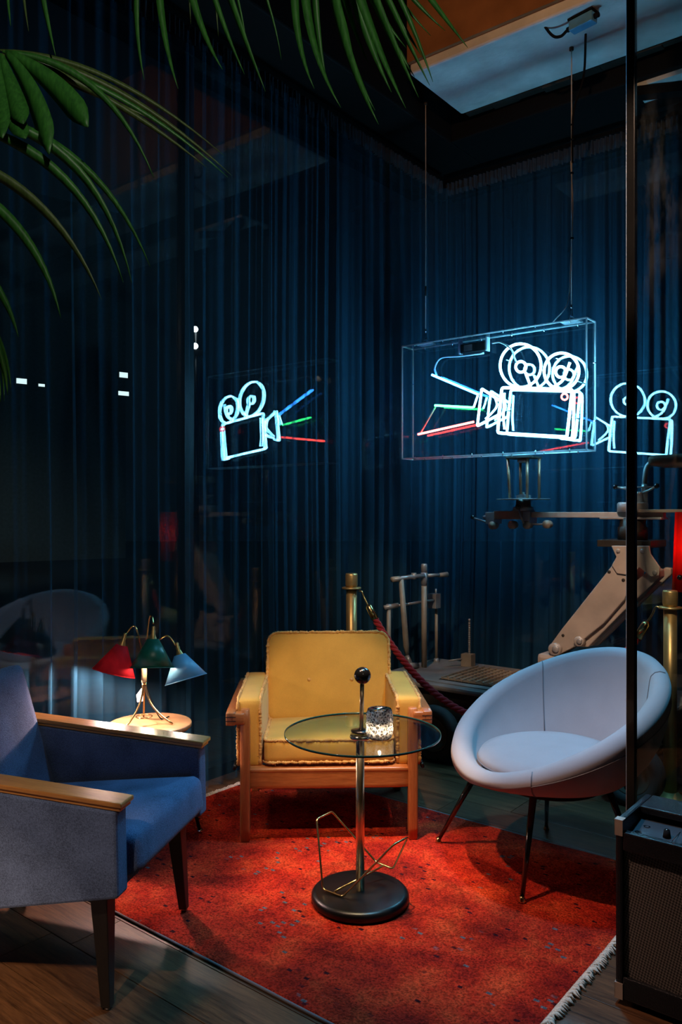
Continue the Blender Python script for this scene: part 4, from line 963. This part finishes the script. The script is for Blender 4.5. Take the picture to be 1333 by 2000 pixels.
# uprights at the left end
def P(px, py, Y): return at(px, py, Y)
def dpart(mb, name, m): return mb.build(name, m, dl, True)
ya = 4.95
MBt = lambda pts, r, seg=14: MB().tube(pts, r, seg)
ta = dpart(MBt([P(829, 1304, ya), P(829, 1140, ya)], 0.0175), 'upright', 'olive')
dpart(MBt([P(829, 1143, ya), P(829, 1118, ya)], 0.0205), 'upright_socket', 'steel')
dpart(MBt([P(829, 1118, ya), P(829, 1103, ya), P(829, 1101, ya)], [0.0195, 0.0195, 0.016]), 'upright_cap', 'steel')
dpart(MBt([P(768, 1132, 4.80), P(800, 1127, 4.88), P(829, 1124, ya - 0.02)], 0.013), 'cross_handle', 'steel')
dpart(MBt([P(766, 1132, 4.80), P(782, 1130, 4.84)], 0.0165), 'handle_grip', 'olive')
dpart(MBt([P(836, 1124, ya), P(858, 1123, 5.0)], 0.011), 'cross_handle', 'steel')
dpart(MBt([P(856, 1123.5, 5.0), P(874, 1122, 5.04)], [0.012, 0.017]), 'handle_grip', 'olive')
dpart(MBt([P(809, 1131, 4.90), P(809, 1119, 4.90)], 0.0165), 'clamp_ring', 'steel')
dpart(MBt([P(784, 1131, 4.84), P(794, 1262, 4.90), P(796, 1282, 4.91)], [0.0155, 0.0185, 0.010]), 'steering_rod', 'olive')
dpart(MBt([P(795, 1280, 4.91), P(804, 1300, 4.90)], 0.014), 'rod_joint', 'steel')
dpart(MBt([P(800, 1300, 4.86), P(815, 1300, 4.93)], 0.018), 'joint_knuckle', 'steel')
dpart(MBt([P(760, 1310, 4.88), P(760, 1187, 4.88)], 0.0135), 'upright', 'olive')
dpart(MBt([P(760, 1190, 4.88), P(760, 1180, 4.88)], 0.016), 'upright_cap', 'steel')
dpart(MBt([P(751, 1187, 4.86), P(778, 1182, 4.90)], 0.015), 'cross_bar_sleeve', 'steel')
dpart(MBt([P(770, 1184, 4.88), P(848, 1172, 5.08)], 0.0085), 'cross_bar', 'steel')
dpart(MBt([P(853, 1288, 5.14), P(853, 1188, 5.14)], 0.0105), 'upright', 'olive')
dpart(MBt([P(853, 1294, 5.14), P(853, 1285, 5.14)], [0.026, 0.012]), 'upright_foot', 'steel')
dpart(MBt([P(852, 1162, 5.14), P(852, 1150, 5.14)], 0.0055), 'pin', 'steel')
c_ = P(848, 1173, 5.12); dpart(MB().box(-0.028, 0.034, -0.03, 0.03, -0.048, 0.046, Matrix.Translation(c_) @ MU, 0.003), 'clamp_block', 'steel')
c_ = P(915, 1281, 4.98); c_.z = DZ + 0.038
dpart(MB().box(-0.036, 0.036, -0.03, 0.03, -0.038, 0.042, Matrix.Translation(c_) @ MU, 0.004), 'screw_block', 'olive')
rod = [c_ + Vector((0.008, 0, 0.040 + 0.2 * k / 60)) for k in range(61)]
dpart(MB().tube(rod, [0.0085 if k % 4 < 2 else 0.0060 for k in range(61)], 10), 'threaded_rod', 'steel')
dpart(MB().sphere(rod[-1] + Vector((0, 0, 0.012)), 0.009, 10), 'rod_tip', 'steel')
dpart(MBt([c_ + Vector((-0.03, 0, 0.01)), c_ + Vector((-0.125, -0.02, 0.0))], 0.006, 8), 'tommy_bar', 'steel')
# crane arm
PVA = 4.06
def plate(outline, pv0, pv1, name, m, bev=0.006):
    pts = [on_pv(x, y, pv0) for x, y in outline]
    loc = [(UX * p.x + UY * p.y, p.z) for p in pts]
    area = sum(a[0] * b[1] - b[0] * a[1] for a, b in zip(loc, loc[1:] + loc[:1]))
    if area > 0: loc.reverse()
    mb = MB().prism(loc, pv0, pv1); mb.f = [tuple(reversed(f)) for f in mb.f]
    return mb.build(name, m, dl, bev=bev)
def pin_at(px, py, r, pv, d, name, m, parent=None):
    p = on_pv(px, py, pv); pu = UX * p.x + UY * p.y
    mx = Matrix.Translation((pu, pv, p.z)) @ Matrix.Rotation(R(90), 4, 'X')
    return MB().lathe([(0.0, -0.02), (r, -0.02), (r, d), (r * 0.8, d + r * 0.15), (0.0, d + r * 0.15)], 20, mx).build(name, m, parent or dl)
plate([(1199, 1101), (1150, 1163), (1100, 1226), (1078, 1256), (1074, 1268), (1080, 1280), (1094, 1278), (1125, 1262), (1180, 1218), (1220, 1172), (1238, 1130), (1246, 1100)], PVA, PVA + 0.16, 'crane_arm', 'alu')
plate([(1122, 1262), (1150, 1264), (1216, 1197), (1290, 1128), (1290, 1114), (1276, 1108), (1216, 1157), (1178, 1205)], PVA + 0.03, PVA + 0.11, 'parallel_link', 'alu')
plate([(1145, 1262), (1168, 1262), (1240, 1190), (1312, 1122), (1312, 1110), (1300, 1108), (1240, 1155)], PVA + 0.20, PVA + 0.24, 'parallel_link', 'alu')
plate([(1195, 1066), (1269, 1066), (1272, 1082), (1290, 1108), (1288, 1124), (1272, 1126), (1250, 1108), (1236, 1124), (1206, 1120), (1196, 1104), (1205, 1088)], PVA - 0.012, PVA + 0.0, 'head_bracket', 'alu', 0.003)
plate([(1195, 1066), (1269, 1066), (1272, 1082), (1290, 1108), (1288, 1124), (1272, 1126), (1250, 1108), (1236, 1124), (1206, 1120), (1196, 1104), (1205, 1088)], PVA + 0.16, PVA + 0.172, 'head_bracket', 'alu', 0.003)
for px, py, r in ((1209, 1076, 0.010), (1256, 1076, 0.010), (1281, 1118, 0.012)): pin_at(px, py, r, PVA - 0.012, 0.006, 'bolt', 'steel')
for px, py, r in ((1191, 1117, 0.009), (1219, 1133, 0.009), (1101, 1241, 0.008)): pin_at(px, py, r, PVA, 0.002, 'bolt', 'darkiron')
pin_at(1088, 1267, 0.034, PVA, 0.03, 'pivot_boss', 'alu'); pin_at(1088, 1267, 0.018, PVA - 0.03, 0.015, 'pivot_pin', 'steel')
pin_at(1134, 1252, 0.026, PVA, 0.02, 'pivot_boss', 'alu'); pin_at(1134, 1252, 0.014, PVA - 0.02, 0.012, 'pivot_pin', 'steel')
MB().box(-1.86, -1.56, PVA - 0.03, PVA + 0.20, DZ, 0.585, None, 0.02).build('pedestal', 'alu', dl)
pr = MB(); pr.prism([(-1.50, DZ), (-1.42, DZ), (-1.52, 0.60), (-1.56, 0.60)], PVA, PVA + 0.03); pr.f = [tuple(reversed(f)) for f in pr.f]; pr.build('support_strut', 'alu', dl)
# head, boom, carriage
PB = 4.22
def ub(px): p = on_pv(px, 1000, PB); return UX * p.x + UY * p.y
def zb(px, py): return on_pv(px, py, PB).z
def ublock(px0, px1, py0, py1, dv, name, m, bev=0.003, dpv=0.0):
    z0, z1 = sorted((zb(px0, py1), zb(px0, py0)))
    return MB().box(ub(px0), ub(px1), PB + dpv - dv, PB + dpv + dv, z0, z1, None, bev).build(name, m, dl)
ublock(1185, 1288, 1053, 1066, 0.13, 'top_plate', 'darkiron')
uc = ub(1237)
MB().lathe([(0.0, zb(1237, 1054)), (0.075, zb(1237, 1054)), (0.075, zb(1237, 1030)), (0.066, zb(1237, 1028)), (0.066, zb(1237, 1011)), (0.0, zb(1237, 1011))], 32, Matrix.Translation((uc, PB, 0))).build('column', 'darkiron', dl)
ublock(1180, 1300, 1010, 1014, 0.06, 'boom_saddle', 'steel')
ublock(1030, 1300, 1000, 1010.5, 0.025, 'boom', 'alu')
ublock(1245, 1360, 995, 1001, 0.06, 'side_board', 'olive')
MB().lathe([(0.0, zb(1237, 1000)), (0.078, zb(1237, 1000)), (0.078, zb(1237, 984)), (0.070, zb(1237, 981)), (0.0, zb(1237, 981))], 32, Matrix.Translation((uc, PB, 0))).build('turret', 'steel', dl)
MB().lathe([(0.0, zb(1250, 981)), (0.022, zb(1250, 981)), (0.016, zb(1250, 966)), (0.020, zb(1250, 962)), (0.0, zb(1250, 960))], 16, Matrix.Translation((ub(1250), PB, 0))).build('handle_hub', 'steel', dl)
for pts in ([(1250, 964), (1225, 955), (1203, 951)], [(1250, 966), (1270, 957), (1284, 949)]):
    hv = MB().tube([Vector((ub(x), PB + 0.0, zb(x, y))) for x, y in pts], 0.006, 8).build('lever', 'steel', dl)
    MB().sphere((ub(pts[-1][0]), PB, zb(*pts[-1])), 0.014, 12).build('lever_knob', 'blackgloss', hv)
MB().tube([Vector((ub(1206), PB, zb(1206, 952))), Vector((ub(1283), PB, zb(1283, 951)))], 0.004, 8).build('lever_brace', 'steel', dl)
ublock(972, 1040, 998, 1014, 0.045, 'carriage', 'copper')
ublock(957, 974, 1000, 1023, 0.05, 'carriage_clamp', 'steel')
ublock(1030, 1043, 999, 1022, 0.05, 'carriage_clamp', 'steel')
MB().tube([(ub(945), PB, zb(945, 1010)), (ub(950), PB, zb(950, 1010)), (ub(959), PB, zb(959, 1010))], [0.008, 0.014, 0.014], 14).build('nose', 'steel', dl)
for px, py in ((970, 1026), (1008, 1025), (1037, 1025), (1075.5, 1024)):
    MB().lathe([(0.0, -0.03), (0.020, -0.03), (0.024, -0.01), (0.020, 0.005), (0.024, 0.02), (0.0, 0.022)], 16, Matrix.Translation((ub(px), PB - 0.03, zb(px, py))) @ Matrix.Rotation(R(90), 4, 'X')).build('clamp_wheel', 'olive', dl)
MB().tube([(ub(1037), PB - 0.02, zb(1037, 1024)), (ub(1075), PB - 0.02, zb(1075, 1023.5))], 0.006, 8).build('tie_rod', 'steel', dl)
lv = MB().tube([(ub(967), PB - 0.03, zb(967, 1023)), (ub(932), PB - 0.03, zb(932, 1012))], 0.0055, 8).build('lever', 'steel', dl)
MB().sphere((ub(929), PB - 0.03, zb(929, 1010)), 0.013, 14).build('lever_knob', 'blackgloss', lv)
lv = MB().tube([(ub(1034), PB - 0.07, zb(1034, 1022)), (ub(1025), PB - 0.07, zb(1025, 994))], 0.0055, 8).build('lever', 'steel', dl)
MB().sphere((ub(1023.5), PB - 0.07, zb(1023.5, 990)), 0.016, 14).build('lever_knob', 'blackgloss', lv)
um = ub(1023.5)
MB().lathe([(0.0, zb(1023, 998)), (0.062, zb(1023, 998)), (0.058, zb(1023, 991)), (0.044, zb(1023, 989)), (0.040, zb(1023, 974)), (0.0, zb(1023, 974))], 24, Matrix.Translation((um, PB, 0))).build('swivel_base', 'steel', dl)
MB().lathe([(0.0, 0.0), (0.046, 0.0), (0.046, 0.016), (0.030, 0.020), (0.008, 0.022), (0.007, 0.034), (0.0, 0.036)], 6, Matrix.Translation((um, PB, zb(1023, 973))), False).build('swivel_nut', 'steel', dl)
MB().lathe([(0.042, 0.0), (0.150, 0.0), (0.152, 0.003), (0.150, 0.005), (0.042, 0.005)], 40, Matrix.Translation((um, PB, zb(1023, 976))), True, True).build('swivel_disc', 'steel', dl)
tp_z = 1.655
for (pxb, pxt, dv) in ((1005, 1001, -0.05), (1011, 1010, 0.05), (1038.6, 1038.6, -0.05), (1047, 1047, 0.05)):
    MB().tube([(ub(pxb), PB + dv, zb(1023, 974)), (ub(pxt), PB + dv, tp_z)], 0.0085, 10).build('column_rod', 'copper', dl)
MB().box(ub(999), ub(1050), PB - 0.07, PB + 0.07, tp_z, tp_z + 0.012, None, 0.002).build('mount_plate', 'darkiron', dl)
MB().lathe([(0.0, -0.022), (0.032, -0.022), (0.034, -0.012), (0.034, 0.0), (0.0, 0.0)], 24, Matrix.Translation((um, PB, tp_z))).build('mount_boss', 'steel', dl)
# operator seat at the right end
MB().rbox(0.17, 0.15, 0.026, 0.02, (0, 0, 0.008), 8, Matrix.Translation((ub(1262) + 0.21, PB + 0.05, zb(1262, 902)))).build('seat_pad', 'tarp', dl)
MB().tube(smooth_path([(ub(1258), PB + 0.02, zb(1258, 958)), (ub(1259), PB + 0.02, zb(1259, 930)), (ub(1264), PB + 0.03, zb(1264, 908)), (ub(1282), PB + 0.05, zb(1282, 900))]), 0.014, 10).build('seat_bracket', 'steel', dl)
MB().tube([(ub(1258), PB + 0.02, zb(1258, 990)), (ub(1258), PB + 0.02, zb(1258, 945))], 0.017, 12).build('seat_post', 'steel', dl)

# ------------------------------------------------------------------ red lamp at the right edge
RX, RY = 1.80, 3.95
rl = thing('floor_lamp', 'floor lamp with glowing red shade behind the glass partition at right edge', 'lamp', (RX, RY, 0))
MB().lathe([(0.0, 0.0), (0.13, 0.0), (0.13, 0.012), (0.02, 0.022), (0.0, 0.022)], 32).build('base', 'blackmetal', rl)
MB().cyl((0, 0, 0.02), (0, 0, 1.10), 0.011, 12).build('pole', 'brass_dull', rl)
sh = MB().lathe([(0.132, 1.35), (0.146, 0.957), (0.143, 0.957), (0.129, 1.35)], 48, None, True, True).build('shade', 'redlamp', rl)
MB().sphere((0, 0, 1.18), 0.035, 14).build('bulb', 'bulb_floor', rl)
MB().sphere((-0.14, -0.05, 1.03), 0.014, 12).build('switch_knob', 'blackgloss', rl)
MB().lathe([(0.0, 1.09), (0.02, 1.09), (0.02, 1.16), (0.0, 1.16)], 16).build('lamp_holder', 'black', rl)

# ------------------------------------------------------------------ palm by the camera's left
CRW = Vector((-1.02, 1.02, 2.22))
pl = thing('potted_palm', 'tall fan palm with long drooping green leaves at upper left', 'palm', (CRW.x, CRW.y, 0))
MB().lathe([(0.0, 0.0), (0.15, 0.0), (0.19, 0.34), (0.20, 0.36), (0.18, 0.36), (0.17, 0.32), (0.0, 0.31)], 36).build('planter', 'pot', pl)
MB().lathe([(0.0, 0.31), (0.171, 0.311), (0.0, 0.325)], 24).build('soil', 'soil', pl)
MB().tube([(0.0 + 0.02 * math.sin(k), 0.015 * math.cos(k * 1.3), 0.30 + k * 0.19) for k in range(11)], [0.040 - 0.0012 * k + 0.004 * (k % 2) for k in range(11)], 12).build('trunk', 'bark', pl)
def leaflet(P0, P1, P2, width, parent, m, roll=0.0, n=14, broad=False):
    pts = []; 
    for k in range(n + 1):
        t = k / n; pts.append(P0 * (1 - t) ** 2 + P1 * 2 * t * (1 - t) + P2 * t * t)
    vs = []; fs = []
    for k, p in enumerate(pts):
        t = k / n; tg_ = (pts[min(k + 1, n)] - pts[max(k - 1, 0)]).normalized()
        view = Vector((0.25, 1.0, -0.25)).normalized()
        sd = tg_.cross(view).normalized(); nm = sd.cross(tg_).normalized()
        ca, sa = math.cos(roll), math.sin(roll); sd, nm = sd * ca + nm * sa, nm * ca - sd * sa
        if broad: wd = width * (0.30 + 0.70 * math.sin(min(1, t * 1.25) * math.pi * 0.5)) * (1 if t < 0.8 else max(0.06, 1 - ((t - 0.8) / 0.2) ** 1.6))
        else: wd = width * (0.45 + 0.55 * math.sin(min(1, t * 2.6) * math.pi / 2)) * (1 - t ** 2.2) + 0.0006
        vs += [tuple(p - sd * wd / 2 + nm * wd * 0.16), tuple(p), tuple(p + sd * wd / 2 + nm * wd * 0.16)]
    for k in range(n):
        a = k * 3; fs += [(a, a + 1, a + 4, a + 3), (a + 1, a + 2, a + 5, a + 4)]
    return MB().add(vs, fs, True).build('leaflet', m, parent, True, solid=0.0007)
def frond(hub, Yh, leaves, stalk_mid):
    h = at(*hub, Yh)
    st_ = MB().tube(smooth_path([CRW, stalk_mid, h], 10), [0.009 - 0.004 * k / 20 for k in range(21)], 8).build('frond', 'stalk', pl, True)
    # leaflets are placed relative to the frond, whose own origin equals the plant's
    for (sx, sy, cx, cy, tx, ty, wd, Yt, mm, br) in leaves:
        p0 = at(sx, sy, Yh) ; p1 = at(cx, cy, (Yh + Yt) / 2 + 0.02); p2 = at(tx, ty, Yt)
        lf = leaflet(p0, p1, p2, wd, None, mm, random.uniform(-0.5, 0.5), broad=br)
        # move into plant space
        me = lf.data
        for v in me.vertices: v.co = v.co - pl.location
        lf.parent = st_
    return st_
Lf, Lb = 'leaf', 'leafb'
frond((-6, 98), 1.25, [
    (0, 97, 200, 100, 438, 304, 0.011, 1.42, Lb, 0), (5, 98, 215, 125, 453, 343, 0.013, 1.40, Lb, 0), (5, 99, 230, 150, 445, 346, 0.012, 1.36, Lf, 0),
    (10, 102, 210, 170, 404, 327, 0.013, 1.33, Lb, 0), (10, 100, 205, 115, 301, 347, 0.013, 1.27, Lf, 0), (5, 105, 170, 175, 340, 250, 0.012, 1.38, Lb, 0),
    (18, 103, 110, 150, 172, 248, 0.036, 1.20, Lf, 1), (12, 104, 70, 170, 96, 301, 0.033, 1.18, Lf, 1), (0, 104, 20, 170, 46, 242, 0.030, 1.17, Lf, 1),
    (-20, 140, 15, 210, 50, 271, 0.028, 1.16, Lf, 1), (-10, 100, -10, 180, 5, 270, 0.030, 1.15, Lf, 1)], Vector((-0.85, 1.15, 2.30)))
frond((-90, 215), 1.18, [
    (-60, 215, 190, 265, 294, 522, 0.014, 1.30, Lf, 0), (-50, 220, 190, 270, 258, 553, 0.017, 1.25, Lf, 0), (-70, 240, 160, 300, 241, 552, 0.017, 1.22, Lf, 0),
    (-90, 300, 110, 375, 199, 586, 0.017, 1.20, Lb, 0), (-80, 350, 75, 440, 119, 621, 0.017, 1.18, Lf, 0), (-80, 470, 10, 560, 36, 658, 0.014, 1.16, Lf, 0)], Vector((-0.9, 1.1, 2.22)))
frond((-120, 520), 1.10, [
    (-60, 590, 5, 650, 8, 783, 0.010, 1.13, Lf, 0), (-60, 600, 10, 665, 15, 772, 0.010, 1.12, Lf, 0), (-60, 580, 12, 660, 21, 757, 0.011, 1.14, Lf, 0), (-70, 600, 0, 680, 1, 785, 0.009, 1.11, Lf, 0)], Vector((-0.9, 1.05, 2.05)))
frond((620, -290), 1.55, [
    (600, -240, 545, 20, 614, 173, 0.020, 1.50, Lf, 0), (610, -250, 560, 30, 666, 210, 0.022, 1.47, Lf, 0), (625, -240, 640, 60, 740, 243, 0.024, 1.45, Lf, 0),
    (630, -240, 660, 0, 720, 123, 0.016, 1.56, Lf, 0), (635, -250, 700, 20, 793, 211, 0.024, 1.47, Lf, 0), (640, -250, 730, 10, 818, 190, 0.022, 1.50, Lf, 0),
    (645, -250, 740, -30, 840, 167, 0.018, 1.54, Lf, 0), (650, -255, 780, -40, 846, 160, 0.016, 1.58, Lf, 0), (655, -260, 790, -70, 914, 93, 0.021, 1.50, Lf, 0),
    (620, -250, 640, 40, 733, 216, 0.020, 1.52, Lf, 0), (650, -250, 720, -60, 842, 70, 0.018, 1.60, Lf, 0), (630, -245, 690, -10, 760, 130, 0.022, 1.60, Lf, 0), (640, -245, 700, -20, 795, 95, 0.020, 1.62, Lf, 0),
    (625, -250, 655, 20, 700, 150, 0.022, 1.58, Lf, 0), (630, -250, 690, 30, 765, 180, 0.024, 1.56, Lf, 0), (640, -255, 735, -30, 825, 110, 0.020, 1.60, Lf, 0), (615, -245, 600, 0, 640, 167, 0.020, 1.58, Lf, 0), (645, -255, 745, -50, 870, 60, 0.018, 1.62, Lf, 0), (635, -250, 720, 0, 810, 150, 0.024, 1.64, Lf, 0)], Vector((-0.55, 1.45, 2.72)))
frond((330, -360), 1.45, [
    (300, -300, 240, -20, 282, 156, 0.018, 1.42, Lf, 0), (310, -300, 290, 0, 348, 173, 0.018, 1.40, Lf, 0), (330, -300, 350, 0, 435, 136, 0.020, 1.42, Lf, 0),
    (340, -300, 400, -20, 478, 145, 0.015, 1.45, Lf, 0), (350, -310, 440, -10, 519, 179, 0.018, 1.43, Lf, 0), (350, -310, 465, -60, 483, 99, 0.009, 1.50, Lf, 0),
    (360, -320, 520, -80, 550, 117, 0.009, 1.52, Lf, 0), (330, -300, 365, -100, 373, 47, 0.008, 1.5, Lb, 0), (340, -300, 418, -100, 427, 76, 0.008, 1.5, Lb, 0)], Vector((-0.72, 1.3, 2.66)))
frond((40, -330), 1.30, [
    (20, -280, 5, -60, 21, 51, 0.010, 1.28, Lf, 0), (30, -280, 35, -60, 56, 61, 0.008, 1.3, Lb, 0), (40, -280, 70, -40, 109, 110, 0.015, 1.27, Lf, 0)], Vector((-0.85, 1.15, 2.55)))

# faded rug further back in the room, off to the left of the camera
rg = thing('faded_rug', 'faded grey and pink patterned rug further back in the room', 'rug', UV(-2.2, 0.2, 0.0), ROTU)
MB().box(-0.65, 0.48, -0.9, 0.62, 0.0005, 0.009, None, 0.003).build('pile', 'rug2', rg)
